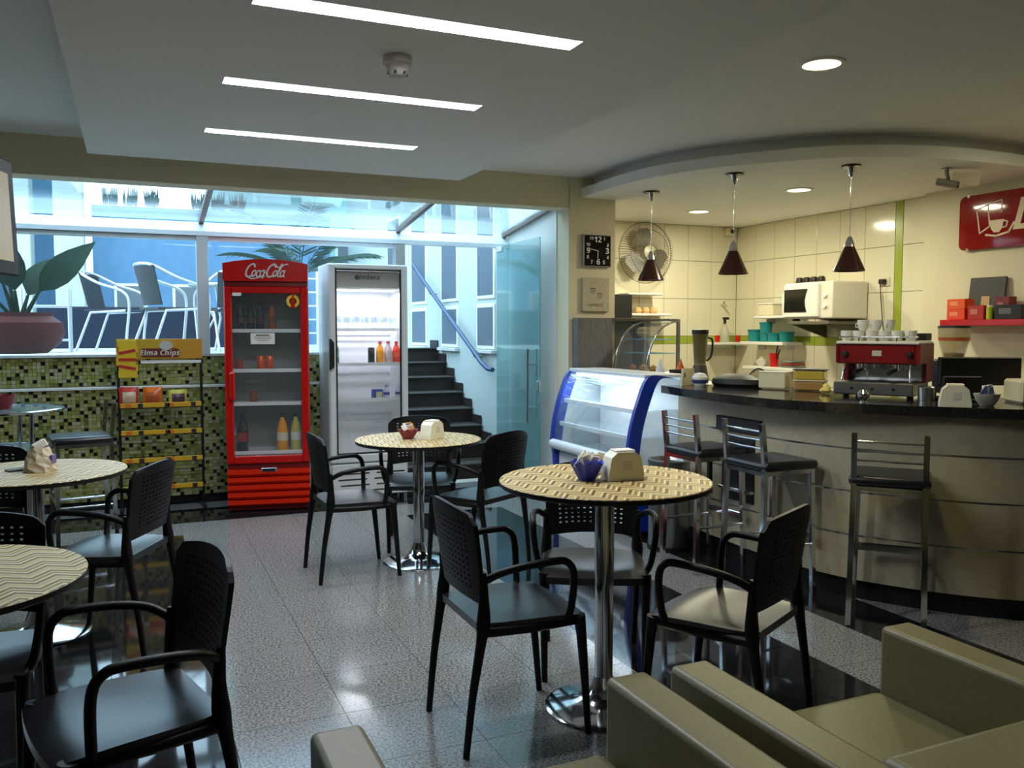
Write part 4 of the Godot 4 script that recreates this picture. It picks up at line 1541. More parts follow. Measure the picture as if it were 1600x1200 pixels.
func sofas() -> void:
	var t := thing("lounge_chair", "square beige leather armchair beside the black chair with the yellowish seat", "armchair", Vector3(1.583, 0, -1.36), 0.0, "square beige leather armchairs")
	for e in [[-1.0, "armrest"], [1.0, "armrest"]]:
		var a := S()
		rbox(a, Vector3(e[0] * 0.346, 0.345, 0.02), Vector3(0.11, 0.51, 0.79), 0.014)
		var o := obj("armrest", a, M.leather, t)
		var sm := S()
		box(sm, Vector3(e[0] * 0.346, 0.345, -0.376), Vector3(0.08, 0.48, 0.004))
		obj("front_seam", sm, M.leather, o)
	var seat := S()
	rbox(seat, Vector3(0, 0.33, -0.05), Vector3(0.575, 0.2, 0.64), 0.035)
	obj("seat_cushion", seat, M.leather, t)
	var bk := S()
	rbox(bk, Vector3(0, 0.37, 0.285), Vector3(0.578, 0.46, 0.25), 0.025)
	obj("backrest", bk, M.leather, t)
	for sx in [-1.0, 1.0]:
		for zz in [-0.385, 0.43]:
			var l := S()
			box(l, Vector3(sx * 0.36, 0.29, zz), Vector3(0.03, 0.58, 0.012), 0.003)
			obj("leg", l, M.chrome, t)
		var rn := S()
		box(rn, Vector3(sx * 0.36, 0.012, 0.02), Vector3(0.03, 0.022, 0.8), 0.003)
		obj("runner", rn, M.chrome, t)
	copy(t, "square beige leather armchair standing apart from the bar side one", Vector3(0.712, 0, -1.36), 0.0)

# ------------------------------------------------------------------ display
func display_case() -> void:
	var t := thing("display_case", "curved-glass refrigerated display case with blue end panels", "display case", Vector3(0, 0, -5.5))
	var curve := spline(V2([3.3, 1.1, 3.17, 1.095, 3.09, 0.93, 3.035, 0.74, 3.01, 0.56]), 5)
	var z := [-0.6, 0.57]
	var tf := Transform3D(Basis(), Vector3.ZERO)
	for e in [[-0.6, -0.565], [0.535, 0.57]]:
		var band := S()
		var poly := curve.duplicate()
		var inner := []
		for p in curve:
			inner.append(p + Vector2(0.09, -0.02))
		inner.reverse()
		poly.append_array(V2([3.03, 0.44, 3.06, 0.05, 3.48, 0.05, 3.48, 0.44]))
		poly.append_array([Vector2(3.12, 0.44)])
		poly.append_array(inner)
		prism(band, poly, e[0], e[1], tf)
		var o := obj("end_panel", band, M.blue, t)
		var side := S()
		var sp := inner.duplicate()
		sp.append_array(V2([3.46, 1.06, 3.46, 0.46, 3.12, 0.46]))
		prism(side, sp, e[0] + 0.01, e[1] - 0.01, tf)
		obj("side_glass", side, glass(C8(235, 245, 250), 0.35, 0.05), o)
		var bp := S()
		box(bp, Vector3(3.473, 0.6, (e[0] + e[1]) * 0.5), Vector3(0.016, 0.95, 0.04))
		obj("back_edge", bp, M.blue, o)
	var gl := S()
	var g := [[], []]
	for p in curve:
		g[0].append(Vector3(p.x + 0.012, p.y - 0.006, -0.565))
		g[1].append(Vector3(p.x + 0.012, p.y - 0.006, 0.535))
	sheet(gl, g, Vector3(0.005, -0.003, 0))
	obj("curved_glass", gl, M.clear, t)
	var tp := S()
	box(tp, Vector3(3.31, 1.1, -0.015), Vector3(0.3, 0.025, 1.1), 0.005)
	obj("top_panel", tp, M.fridge_white, t)
	var bk := S()
	box(bk, Vector3(3.455, 0.77, -0.015), Vector3(0.02, 0.64, 1.1))
	obj("back_panel", bk, M.fridge_white, t)
	var bs := S()
	box(bs, Vector3(3.26, 0.26, -0.015), Vector3(0.38, 0.4, 1.098), 0.01)
	obj("base_cabinet", bs, M.fridge_white, t)
	var lip := S(true)
	tube(lip, V3([3.02, 0.52, -0.565, 3.02, 0.52, 0.535]), 0.04, 8)
	obj("front_rail", lip, M.fridge_white, t)
	for sh in [[0.86, 3.12], [0.68, 3.08]]:
		var s := S()
		box(s, Vector3((sh[1] + 3.44) * 0.5, sh[0], -0.015), Vector3(3.44 - sh[1], 0.01, 1.08))
		var o := obj("shelf", s, M.table_glass, t)
		var e := S()
		box(e, Vector3(sh[1], sh[0], -0.015), Vector3(0.02, 0.035, 1.08), 0.004)
		obj("shelf_edge", e, M.alu_white, o)
	var fl := S()
	box(fl, Vector3(3.25, 0.485, -0.015), Vector3(0.4, 0.03, 1.08))
	obj("tray", fl, mat(C8(150, 158, 160), 0.4), t)
	var lamp := S(true)
	tube(lamp, V3([3.2, 1.068, -0.5, 3.2, 1.068, 0.48]), 0.012, 8)
	obj("lamp_tube", lamp, lampmat(Color(0.9, 0.96, 1.0), 2.0), t)
	for sx in [-0.5, 0.47]:
		for xx in [3.12, 3.42]:
			var ft := S(true)
			lathe(ft, V2([0, 0, 0.02, 0, 0.016, 0.06, 0, 0.06]), Vector3(xx, 0, sx), 8)
			obj("foot", ft, M.black, t)
	# service counter behind
	var sc := thing("service_counter", "white service counter behind the display case", "counter", Vector3(3.74, 0, -5.51))
	var cb := S()
	box(cb, Vector3(0, 0.49, 0), Vector3(0.46, 0.98, 1.14), 0.006)
	obj("cabinet", cb, M.white, sc)
	var ct := S()
	box(ct, Vector3(0, 1.005, 0), Vector3(0.48, 0.045, 1.16), 0.004)
	obj("worktop", ct, M.white, sc)
	# grey wood niche
	var nw := thing("wooden_niche", "grey wood grain cabinet panel beside the pier under the coffee picture", "cabinet", Vector3(3.5, 0, -6.19))
	var pn := S()
	box(pn, Vector3(-0.06, 0.76, 0.0), Vector3(0.32, 1.5, 0.1), 0.003)
	obj("panel", pn, M.grey_wood, nw)
	var tb := S()
	box(tb, Vector3(0.325, 1.495, -0.1), Vector3(0.27, 0.03, 0.3), 0.002)
	box(tb, Vector3(0.14, 1.495, 0.01), Vector3(0.1, 0.03, 0.08), 0.002)
	obj("top_board", tb, mat(C8(70, 58, 46), 0.6), nw)
	var ib := S()
	box(ib, Vector3(0.325, 1.25, -0.21), Vector3(0.26, 0.46, 0.02))
	obj("inner_back", ib, mat(C8(170, 168, 165), 0.6), nw)
	var it := S()
	box(it, Vector3(0.46, 0.76, -0.1), Vector3(0.03, 1.44, 0.25))
	obj("side_board", it, M.grey_wood, nw)
	# hot case
	var h := thing("hot_food_case", "small curved-glass countertop food warmer with chrome arcs", "food warmer", Vector3(3.6, 1.03, -5.87))
	var base := S()
	box(base, Vector3(0.14, 0.03, 0), Vector3(0.32, 0.06, 0.5), 0.008)
	obj("base", base, M.steel, h)
	var hc := spline(V2([0.0, 0.06, 0.02, 0.2, 0.1, 0.36, 0.2, 0.43, 0.28, 0.45]), 5)
	for zz in [-0.24, 0.24]:
		var a := S(true)
		var pts := []
		for p in hc:
			pts.append(Vector3(p.x, p.y, zz))
		tube(a, pts, 0.008, 8)
		obj("arc_frame", a, M.chrome, h)
		var ps := S()
		box(ps, Vector3(0.285, 0.25, zz), Vector3(0.025, 0.42, 0.025), 0.003)
		obj("post", ps, M.steel, h)
	var hg := S()
	var gg := [[], []]
	for p in hc:
		gg[0].append(Vector3(p.x + 0.006, p.y - 0.004, -0.235))
		gg[1].append(Vector3(p.x + 0.006, p.y - 0.004, 0.235))
	sheet(hg, gg, Vector3(0.003, -0.002, 0))
	obj("curved_glass", hg, M.clear, h)
	var ht := S()
	box(ht, Vector3(0.25, 0.46, 0), Vector3(0.1, 0.018, 0.5), 0.003)
	obj("top_bar", ht, M.steel, h)
	for y in [0.2, 0.31]:
		var s := S()
		box(s, Vector3(0.18, y, 0), Vector3(0.17, 0.008, 0.46))
		obj("glass_shelf", s, glass(C8(120, 190, 230), 0.5, 0.05), h)
	for k in 5:
		var pa := thing("pastry", "golden baked pastry on the floor of the food warmer", "pastry", Vector3(3.72 + 0.05 * (k % 2), 1.092, -6.02 + k * 0.075), 30.0 * k, "pastries in the food warmer")
		var ps := S(true)
		lathe(ps, V2([0, 0, 0.028, 0, 0.034, 0.015, 0.024, 0.032, 0, 0.036]), Vector3.ZERO, 12)
		obj("crust", ps, mat(C8(186, 128, 60), 0.6), pa)
		var tp2 := S(true)
		lathe(tp2, V2([0.02, 0.034, 0.012, 0.042, 0, 0.044]), Vector3.ZERO, 10)
		obj("topping", tp2, mat(C8(214, 170, 96), 0.6), pa)

# ------------------------------------------------------------------ behind the bar
func kitchen_things() -> void:
	# wall shelves
	var sh := thing("wall_shelf", "white wall shelf in the tiled corner holding the spray bottle", "shelf", Vector3(5.62, 1.27, -7.33))
	var a := S()
	box(a, Vector3(0, 0, 0), Vector3(0.42, 0.025, 0.2), 0.004)
	obj("board", a, M.white, sh)
	var sb := S()
	box(sb, Vector3(0, -0.03, -0.08), Vector3(0.3, 0.03, 0.02))
	obj("bracket", sb, M.white, sh)
	var s2 := thing("wall_shelf", "white wall shelf holding the teal containers", "shelf", Vector3(5.72, 1.28, -6.72))
	var b := S()
	box(b, Vector3(0, 0, 0), Vector3(0.26, 0.03, 0.62), 0.004)
	obj("board", b, M.white, s2)
	var s3 := thing("wall_shelf", "lower white wall shelf holding the red utensil cup", "shelf", Vector3(5.71, 1.04, -6.6))
	var c := S()
	box(c, Vector3(0, 0, 0), Vector3(0.28, 0.03, 0.72), 0.004)
	obj("board", c, M.white, s3)
	var s4 := thing("wall_shelf", "small white wall shelf beside the microwave", "shelf", Vector3(5.74, 1.535, -6.62))
	var d := S()
	box(d, Vector3(0, 0, 0), Vector3(0.22, 0.025, 0.5), 0.004)
	obj("board", d, M.white, s4)
	for o in [s2, s3, s4]:
		for zz in [-0.2, 0.2]:
			var br := S()
			box(br, Vector3(0.06, -0.04, zz), Vector3(0.1, 0.05, 0.015))
			obj("bracket", br, M.white, o)
	# teal tubs
	var tub_at := [Vector3(5.7, 1.296, -6.93), Vector3(5.7, 1.296, -6.77), Vector3(5.68, 1.296, -6.625), Vector3(5.7, 1.296, -6.475), Vector3(5.7, 1.387, -6.77)]
	var tub_s := [Vector3(0.15, 0.12, 0.15), Vector3(0.13, 0.09, 0.13), Vector3(0.13, 0.085, 0.12), Vector3(0.15, 0.1, 0.13), Vector3(0.13, 0.1, 0.13)]
	var tub_l := ["tall teal plastic tub at the corner end of the shelf", "teal plastic tub carrying another on top", "small teal plastic tub between two others on the shelf", "teal plastic tub at the microwave end of the shelf", "teal plastic tub stacked on top of another"]
	for k in 5:
		var t := thing("food_tub", tub_l[k], "container", tub_at[k])
		var h: float = tub_s[k].y
		var r: float = tub_s[k].x * 0.5
		var s := S(true)
		lathe(s, V2([0, 0, r * 0.85, 0, r * 0.95, h * 0.86, 0, h * 0.86]), Vector3.ZERO, 18)
		obj("body", s, M.teal, t)
		var l := S(true)
		lathe(l, V2([r * 0.93, h * 0.84, r * 1.02, h * 0.85, r * 1.02, h * 0.97, r * 0.95, h, 0, h]), Vector3.ZERO, 18)
		obj("lid", l, mat(C8(18, 112, 120), 0.35), t)
	# spray bottle and red cups on the corner shelf
	var sp := thing("spray_bottle", "clear spray bottle with black nozzle on the corner shelf", "bottle", Vector3(5.62, 1.2835, -7.31))
	var sbd := S(true)
	lathe(sbd, V2([0, 0, 0.05, 0, 0.052, 0.02, 0.035, 0.12, 0.018, 0.17, 0.018, 0.19, 0, 0.19]), Vector3.ZERO, 14)
	obj("body", sbd, glass(C8(200, 205, 190), 0.5, 0.1), sp)
	var nz := S()
	box(nz, Vector3(0, 0.215, 0), Vector3(0.025, 0.05, 0.025), 0.004)
	box(nz, Vector3(0, 0.245, 0.015), Vector3(0.05, 0.025, 0.06), 0.006)
	obj("nozzle", nz, M.black, sp)
	for k in 2:
		var rc := thing("red_cup", ["small red cup at the fan side of the spray bottle", "small red cup at the tub side of the spray bottle"][k], "cup", Vector3([5.52, 5.78][k], 1.2835, -7.3))
		var s := S(true)
		lathe(s, V2([0, 0, 0.022, 0, 0.028, 0.07, 0.024, 0.07, 0.018, 0.01, 0, 0.01]), Vector3.ZERO, 14)
		obj("cup", s, M.red, rc)
	# things on the lower shelf
	var uc := thing("utensil_cup", "bright red cup with black utensils on the lower shelf", "cup", Vector3(5.66, 1.056, -6.6))
	var us := S(true)
	lathe(us, V2([0, 0, 0.036, 0, 0.046, 0.13, 0.042, 0.13, 0.03, 0.01, 0, 0.01]), Vector3.ZERO, 16)
	obj("cup", us, M.red, uc)
	for k in 2:
		var ut := S(true)
		tube(ut, [Vector3(0, 0.02, 0.01 * k), Vector3(0.0, 0.2 - 0.03 * k, 0.05 + 0.03 * k)], 0.007, 6)
		obj("utensil", ut, M.black, uc)
	var pw := bowl("white_bowl", "white bowl with dark lid knob beside the red utensil cup", Vector3(5.66, 1.056, -6.78), 0.06, 0.06, C8(225, 222, 205))
	var kn := S(true)
	lathe(kn, V2([0, 0.055, 0.05, 0.055, 0.02, 0.075, 0.018, 0.09, 0, 0.095]), Vector3.ZERO, 14)
	obj("lid", kn, mat(C8(190, 188, 172), 0.4), pw)
	var dr := thing("dish_rack", "pile of folded cloths and trays at the microwave end of the lower shelf", "trays", Vector3(5.68, 1.056, -6.36))
	for k in 3:
		var s := S()
		box(s, Vector3(0, 0.012 + k * 0.022, 0), Vector3(0.16, 0.018, 0.17 - k * 0.02), 0.004)
		obj("tray", s, [M.steel, mat(C8(150, 60, 40), 0.5), mat(C8(120, 130, 120), 0.5)][k], dr)
	# small white box and bottle on the upper shelf
	var bx := thing("white_box", "white plastic box on the small shelf beside the microwave", "box", Vector3(5.74, 1.5475, -6.75))
	var bs := S()
	box(bs, Vector3(0, 0.055, 0), Vector3(0.16, 0.11, 0.22), 0.012)
	obj("body", bs, M.cream, bx)
	var bl := S()
	box(bl, Vector3(0, 0.116, 0), Vector3(0.165, 0.012, 0.225), 0.004)
	obj("lid", bl, M.white, bx)
	var wb := thing("pump_bottle", "tall white pump bottle next to the microwave", "bottle", Vector3(5.72, 1.5475, -6.5))
	var ws := S(true)
	lathe(ws, V2([0, 0, 0.045, 0, 0.05, 0.02, 0.048, 0.2, 0.02, 0.24, 0.015, 0.26, 0, 0.26]), Vector3.ZERO, 16)
	obj("body", ws, M.white, wb)
	var wn := S()
	box(wn, Vector3(0, 0.275, 0.015), Vector3(0.02, 0.02, 0.07), 0.004)
	obj("pump", wn, M.black, wb)
	# microwave on its bracket
	var mw := thing("microwave", "white microwave oven with dark window on a wall bracket", "microwave", Vector3(5.64, 1.50, -5.93))
	var mb := S()
	rbox(mb, Vector3(0.01, 0.17, 0), Vector3(0.40, 0.32, 0.58), 0.012)
	obj("body", mb, mat(C8(224, 220, 204), 0.4), mw)
	var md := S()
	box(md, Vector3(-0.2, 0.17, -0.07), Vector3(0.03, 0.3, 0.43), 0.01)
	var mdo := obj("door", md, M.white, mw)
	var mwin := S()
	prism(mwin, V2([-0.17, -0.1, 0.11, -0.1, 0.09, -0.05, 0.085, 0.0, 0.1, 0.06, 0.12, 0.1, -0.17, 0.1]), 0.0, 0.006, Transform3D(Basis(Vector3(0, 0, 1), Vector3(0, 1, 0), Vector3(-1, 0, 0)), Vector3(-0.2145, 0.17, -0.1)))
	obj("window", mwin, mat(C8(30, 30, 26), 0.12), mdo)
	for y in [0.21, 0.12]:
		var k := S(true)
		lathe(k, V2([0, 0, 0.022, 0, 0.02, 0.015, 0, 0.016]), Vector3(-0.192, y, 0.21), 16, Basis(Vector3(0, 0, 1), PI * 0.5))
		obj("knob", k, M.white, mw)
	for zz in [-0.22, 0.22]:
		var ft := S()
		box(ft, Vector3(-0.12, 0.0, zz), Vector3(0.05, 0.02, 0.04))
		obj("foot", ft, M.black, mw)
	var mbr := thing("microwave_bracket", "dark steel wall bracket carrying the microwave", "bracket", Vector3(5.65, 1.44, -5.93))
	var br1 := S()
	box(br1, Vector3(0, 0.035, 0), Vector3(0.4, 0.025, 0.5), 0.003)
	obj("plate", br1, mat(C8(120, 116, 104), 0.5, 0.4), mbr)
	for zz in [-0.2, 0.2]:
		var br := S()
		prism(br, V2([-0.2, 0.02, 0.2, 0.02, 0.2, -0.1]), zz - 0.012, zz + 0.012)
		obj("arm", br, mat(C8(96, 92, 82), 0.5, 0.4), mbr)
	for k in 4:
		var cp := thing("brown_cup", "dark brown cup turned down on the microwave", "cup", Vector3(5.55, 1.831, -6.15 + k * 0.09), 0.0, "brown cups on the microwave")
		var s := S(true)
		lathe(s, V2([0, 0, 0.036, 0, 0.036, 0.01, 0.03, 0.045, 0.02, 0.052, 0, 0.052]), Vector3.ZERO, 14)
		obj("cup", s, mat(C8(40, 28, 22), 0.35), cp)
	# fan
	var fn := thing("wall_fan", "large wire-grille wall fan on the tiled back wall", "fan", Vector3(4.66, 2.17, -7.43))
	var hub := S(true)
	lathe(hub, V2([0, 0.0, 0.07, 0.0, 0.075, 0.06, 0.06, 0.16, 0.03, 0.175, 0, 0.175]), Vector3.ZERO, 20, Basis(Vector3(1, 0, 0), PI * 0.5))
	obj("motor", hub, mat(C8(176, 170, 150), 0.4), fn)
	for k in 3:
		var bl2 := S()
		var an := TAU * k / 3.0 + 1.7
		var g := []
		for i in 6:
			var rr := 0.06 + i * 0.036
			var cc := []
			for j in 4:
				var w := (j / 3.0 - 0.5) * (0.09 + 0.11 * sin(PI * i / 5.5))
				cc.append(Vector3(cos(an) * rr - sin(an) * w, sin(an) * rr + cos(an) * w, 0.11 + w * 0.25))
			g.append(cc)
		sheet(bl2, g, Vector3(0, 0, -0.003))
		obj("blade", bl2, mat(C8(120, 116, 104), 0.4), fn)
	var gr := S(true)
	for k in 72:
		var an := TAU * k / 72.0
		var o := Vector3(cos(an), sin(an), 0)
		tube(gr, [o * 0.07 + Vector3(0, 0, 0.19), o * 0.2 + Vector3(0, 0, 0.185), o * 0.29 + Vector3(0, 0, 0.15), o * 0.3 + Vector3(0, 0, 0.1)], 0.0022, 4)
	obj("grille", gr, mat(C8(92, 86, 70), 0.3, 0.5), fn)
	for rr in [[0.3, 0.1], [0.215, 0.182], [0.07, 0.19]]:
		var rg := S(true)
		var pts := []
		for k in 49:
			var an := TAU * k / 48.0
			pts.append(Vector3(cos(an) * rr[0], sin(an) * rr[0], rr[1]))
		tube(rg, pts, 0.003, 5)
		obj("ring", rg, mat(C8(110, 102, 84), 0.3, 0.6), fn)
	# wall camera in the corner and tap, sockets
	var cm := thing("wall_camera", "small round white camera in the upper tiled corner", "camera", Vector3(5.74, 2.43, -7.4))
	var cmb := S()
	box(cmb, Vector3.ZERO, Vector3(0.1, 0.09, 0.07), 0.01)
	obj("housing", cmb, M.cream, cm)
	var cml := S(true)
	lathe(cml, V2([0, 0, 0.022, 0, 0.022, 0.012, 0, 0.013]), Vector3(0.0, 0, 0.034), 16, Basis(Vector3(1, 0, 0), PI * 0.5))
	obj("lens", cml, M.black_gloss, cm)
	var tp := thing("wall_tap", "small chrome tap on the tiled back wall", "tap", Vector3(5.67, 1.674, -7.44))
	var tps := S(true)
	tube(tps, V3([0, 0, 0, 0, 0, 0.06, 0, -0.02, 0.09]), 0.012, 8)
	tube(tps, V3([0, 0.0, 0.045, 0, 0.035, 0.045]), 0.01, 8)
	obj("spout", tps, M.chrome, tp)
	var sk := thing("socket", "white wall socket with black plug and hanging cable beside the green stripe", "socket", Vector3(5.857, 1.82, -5.47))
	var skp := S()
	box(skp, Vector3.ZERO, Vector3(0.012, 0.08, 0.11), 0.003)
	obj("plate", skp, M.cream, sk)
	var pg := S()
	box(pg, Vector3(-0.025, 0, 0), Vector3(0.04, 0.04, 0.06), 0.006)
	obj("plug", pg, M.black, sk)
	var cbl := S(true)
	tube(cbl, spline(V3([-0.03, -0.01, -0.02, -0.03, -0.2, 0.0, -0.03, -0.42, 0.03, -0.03, -0.55, 0.05]), 4), 0.004, 5)
	obj("cable", cbl, M.black, sk)
	var bsb := thing("black_speaker", "tall black box standing beside the pier by the fan", "box", Vector3(4.3, 1.36, -7.25))
	var bsp := S()
	box(bsp, Vector3(0, 0.14, 0), Vector3(0.22, 0.5, 0.2), 0.01)
	obj("body", bsp, M.black, bsb)
	var wt := thing("bread_tray", "white tray of bread rolls on the shelf under the fan", "tray", Vector3(4.66, 1.56, -7.33))
	var wts := S()
	box(wts, Vector3(0, 0, 0), Vector3(0.5, 0.025, 0.2), 0.006)
	obj("tray", wts, M.white, wt)
	var wtt := S()
	box(wtt, Vector3(-0.05, 0.2, 0), Vector3(0.4, 0.02, 0.2), 0.006)
	obj("upper_tray", wtt, M.white, wt)
	for k in 3:
		var rl := thing("bread_roll", "pale bread roll on the white tray under the fan", "bread", Vector3(4.58 + k * 0.09, 1.574, -7.33), 20.0 * k, "bread rolls on the white tray")
		var s := S(true)
		lathe(s, V2([0, 0, 0.03, 0, 0.042, 0.02, 0.035, 0.05, 0.015, 0.062, 0, 0.064]), Vector3.ZERO, 14)
		obj("roll", s, mat(C8(222, 176, 120), 0.7), rl)

func wall_things() -> void:
	# pendants
	var pos := [Vector3(3.705, 2.48, -5.745), Vector3(3.80, 2.48, -4.862), Vector3(4.302, 2.48, -4.314)]
	var lab := ["brown cone pendant lamp hanging in front of the fan", "brown cone pendant lamp hanging in front of the tiled corner", "brown cone pendant lamp hanging in front of the green stripe"]
	for k in 3:
		var p := thing("pendant_lamp", lab[k], "pendant lamp", pos[k], 0.0, "brown cone pendants over the bar")
		var c := S(true)
		lathe(c, V2([0, -0.012, 0.06, -0.012, 0.062, -0.004, 0.05, 0.0, 0, 0.0]), Vector3.ZERO, 24)
		obj("canopy", c, M.brown_lamp, p)
		var nk := S(true)
		lathe(nk, V2([0.0, -0.075, 0.01, -0.075, 0.02, -0.04, 0.026, -0.012, 0, -0.012]), Vector3.ZERO, 14)
		obj("chrome_neck", nk, M.chrome, p)
		var cb := S(true)
		tube(cb, V3([0, -0.07, 0, 0, -0.46, 0]), 0.0025, 6)
		obj("cable", cb, M.chrome, p)
		var cp := S(true)
		lathe(cp, V2([0, -0.455, 0.012, -0.46, 0.028, -0.5, 0.034, -0.535, 0.0, -0.535]), Vector3.ZERO, 16)
		obj("chrome_cap", cp, M.chrome, p)
		var sh := S(true)
		lathe(sh, V2([0.028, -0.53, 0.032, -0.525, 0.102, -0.682, 0.098, -0.684, 0.028, -0.53]), Vector3.ZERO, 36)
		obj("shade", sh, M.brown_lamp, p)
	# downlights
	var dl := [[Vector3(2.94, 2.64, -3.145), "round warm downlight alone in the hall ceiling"], [Vector3(4.68, 2.48, -5.216), "round warm downlight in the bar soffit near the microwave"], [Vector3(4.714, 2.48, -6.531), "round warm downlight in the bar soffit near the fan"], [Vector3(5.0, 2.64, -3.0), "round warm downlight in front of the red sign"]]
	for e in dl:
		var t := thing("downlight", e[1], "ceiling light", e[0], 0.0, "round downlights")
		var r := S(true)
		lathe(r, V2([0.085, -0.008, 0.105, -0.008, 0.108, 0.0, 0.085, 0.0]), Vector3.ZERO, 32)
		obj("trim_ring", r, M.white, t)
		var d := S(true)
		lathe(d, V2([0, -0.006, 0.088, -0.006, 0.088, -0.001, 0, -0.001]), Vector3.ZERO, 32)
		obj("lamp_disc", d, M.round_lamp, t)
	# smoke detector
	var sd := thing("smoke_detector", "round white smoke detector on the ceiling panel", "smoke detector", Vector3(0.997, 2.5, -3.40))
	var s := S(true)
	lathe(s, V2([0, 0, 0.058, 0, 0.058, -0.03, 0.046, -0.036, 0.042, -0.06, 0.03, -0.075, 0, -0.078]), Vector3.ZERO, 24)
	obj("body", s, mat(C8(200, 194, 184), 0.6), sd)
	for k in 6:
		var an := TAU * k / 6.0
		var v := S()
		box(v, Vector3(cos(an) * 0.037, -0.066, sin(an) * 0.037), Vector3(0.009, 0.012, 0.009))
		obj("vent_hole", v, M.black, sd)
	# clock
	var ck := thing("wall_clock", "square black-faced wall clock with silver numerals on the pier", "clock", Vector3(3.495, 2.055, -6.248))
	var cf := S()
	box(cf, Vector3(0, 0, 0.018), Vector3(0.262, 0.262, 0.034), 0.005)
	obj("case", cf, mat(C8(150, 148, 140), 0.35, 0.4), ck)
	var ff := S()
	box(ff, Vector3(0, 0, 0.0365), Vector3(0.238, 0.244, 0.004))
	var face := obj("face", ff, M.black_gloss, ck)
	var nums := [[12, 0.0, 0.09, 0.055], [1, 0.06, 0.098, 0.03], [2, 0.092, 0.048, 0.03], [3, 0.088, 0.0, 0.055], [4, 0.092, -0.052, 0.034], [5, 0.056, -0.092, 0.036], [6, 0.004, -0.09, 0.055], [7, -0.058, -0.092, 0.036], [8, -0.092, -0.052, 0.034], [9, -0.088, 0.0, 0.055], [10, -0.09, 0.048, 0.03], [11, -0.058, 0.098, 0.03]]
	for n in nums:
		obj("numeral", text(str(n[0]), n[3] * 1.15, 0.003), M.silver_print, face, Vector3(n[1], n[2], 0.0395))
	var hm := S()
	ribbon(hm, V2([0.0, 0.0, -0.085, 0.016]), 0.005, 0.041, 0.0425)
	obj("minute_hand", hm, M.silver_print, face)
	var hh := S()
	ribbon(hh, V2([0.0, 0.0, -0.004, -0.06]), 0.006, 0.043, 0.0445)
	obj("hour_hand", hh, M.silver_print, face)
	# coffee picture
	var cp := thing("coffee_picture", "pale canvas picture of two coffee cups under the clock", "picture", Vector3(3.488, 1.70, -6.248))
	var cv := S()
	box(cv, Vector3(0, 0, 0.014), Vector3(0.25, 0.275, 0.026), 0.003)
	var cvo := obj("canvas", cv, tex(mat(Color.WHITE, 0.8), noise(0.02, [[0.0, C8(176, 166, 138)], [1.0, C8(196, 186, 158)]], 256), 3.0), cp)
	var pc := S()
	for e in [[-0.03, 0.03], [0.035, -0.01]]:
		prism(pc, V2([-0.03, 0.02, 0.03, 0.02, 0.022, -0.02, 0.0, -0.028, -0.022, -0.02]), 0.0272, 0.0282, Transform3D(Basis(), Vector3(e[0], e[1], 0)))
	obj("cup_print", pc, mat(C8(160, 150, 126), 0.8), cvo)
	var pcb := S()
	for e in [[-0.03, 0.052], [0.035, 0.012]]:
		box(pcb, Vector3(e[0], e[1], 0.0277), Vector3(0.05, 0.006, 0.001))
	obj("coffee_print", pcb, mat(C8(100, 88, 72), 0.8), cvo)
	obj("lettering", text("ESPRESSO", 0.03, 0.001), mat(C8(120, 110, 92), 0.8), cvo, Vector3(0, -0.085, 0.0278))
	# red sign on the side wall, facing -x
	var sg := thing("red_sign", "glossy red wall sign with white coffee cup emblem", "sign", Vector3(5.757, 2.205, -4.02), -90.0)
	var bd := S()
	prism(bd, rrect(1.27, 0.40, 0.05), 0.02, 0.032)
	var bo := obj("board", bd, M.red_sign, sg)
	for xx in [-0.56, 0.56]:
		for yy in [-0.205, 0.205]:
			var st := S(true)
			lathe(st, V2([0, 0, 0.012, 0, 0.012, 0.036, 0, 0.036]), Vector3(xx, yy * 0.96, 0), 12, Basis(Vector3(1, 0, 0), PI * 0.5))
			obj("standoff", st, M.chrome, sg)
	var em := S()
	var tf := Transform3D(Basis(), Vector3(-0.38, -0.01, 0))
	ribbon(em, V2([-0.11, 0.1, -0.02, 0.125, 0.0, -0.03, -0.08, -0.075, -0.11, 0.1]), 0.01, 0.0325, 0.0345, tf)
	ribbon(em, V2([-0.02, 0.125, 0.09, 0.15, 0.09, 0.06]), 0.008, 0.0325, 0.0345, tf)
	prism(em, V2([0.0, 0.01, 0.11, 0.01, 0.1, -0.05, 0.075, -0.08, 0.035, -0.08, 0.01, -0.05]), 0.0325, 0.0345, tf)
	ribbon(em, V2([0.11, 0.0, 0.14, -0.01, 0.13, -0.045, 0.1, -0.05]), 0.01, 0.0325, 0.0345, tf)
	ribbon(em, V2([-0.03, -0.09, 0.05, -0.105, 0.15, -0.085, 0.19, -0.02]), 0.014, 0.0325, 0.0345, tf)
	obj("cup_emblem", em, mat(C8(226, 210, 176), 0.5), bo)
	obj("lettering", text("L", 0.3, 0.003, 0.25), mat(C8(226, 210, 176), 0.5), bo, Vector3(-0.12, 0.02, 0.034))
	# red shelf
	var rs := thing("red_shelf", "red floating shelf below the red sign", "shelf", Vector3(5.64, 1.465, -4.1))
	var rsb := S()
	box(rsb, Vector3(0, 0, 0), Vector3(0.24, 0.045, 1.06), 0.004)
	obj("board", rsb, M.red, rs)
	var rsp := S()
	box(rsp, Vector3(0.117, 0.0, 0), Vector3(0.006, 0.03, 0.9))
	obj("wall_cleat", rsp, M.red_dark, rs)
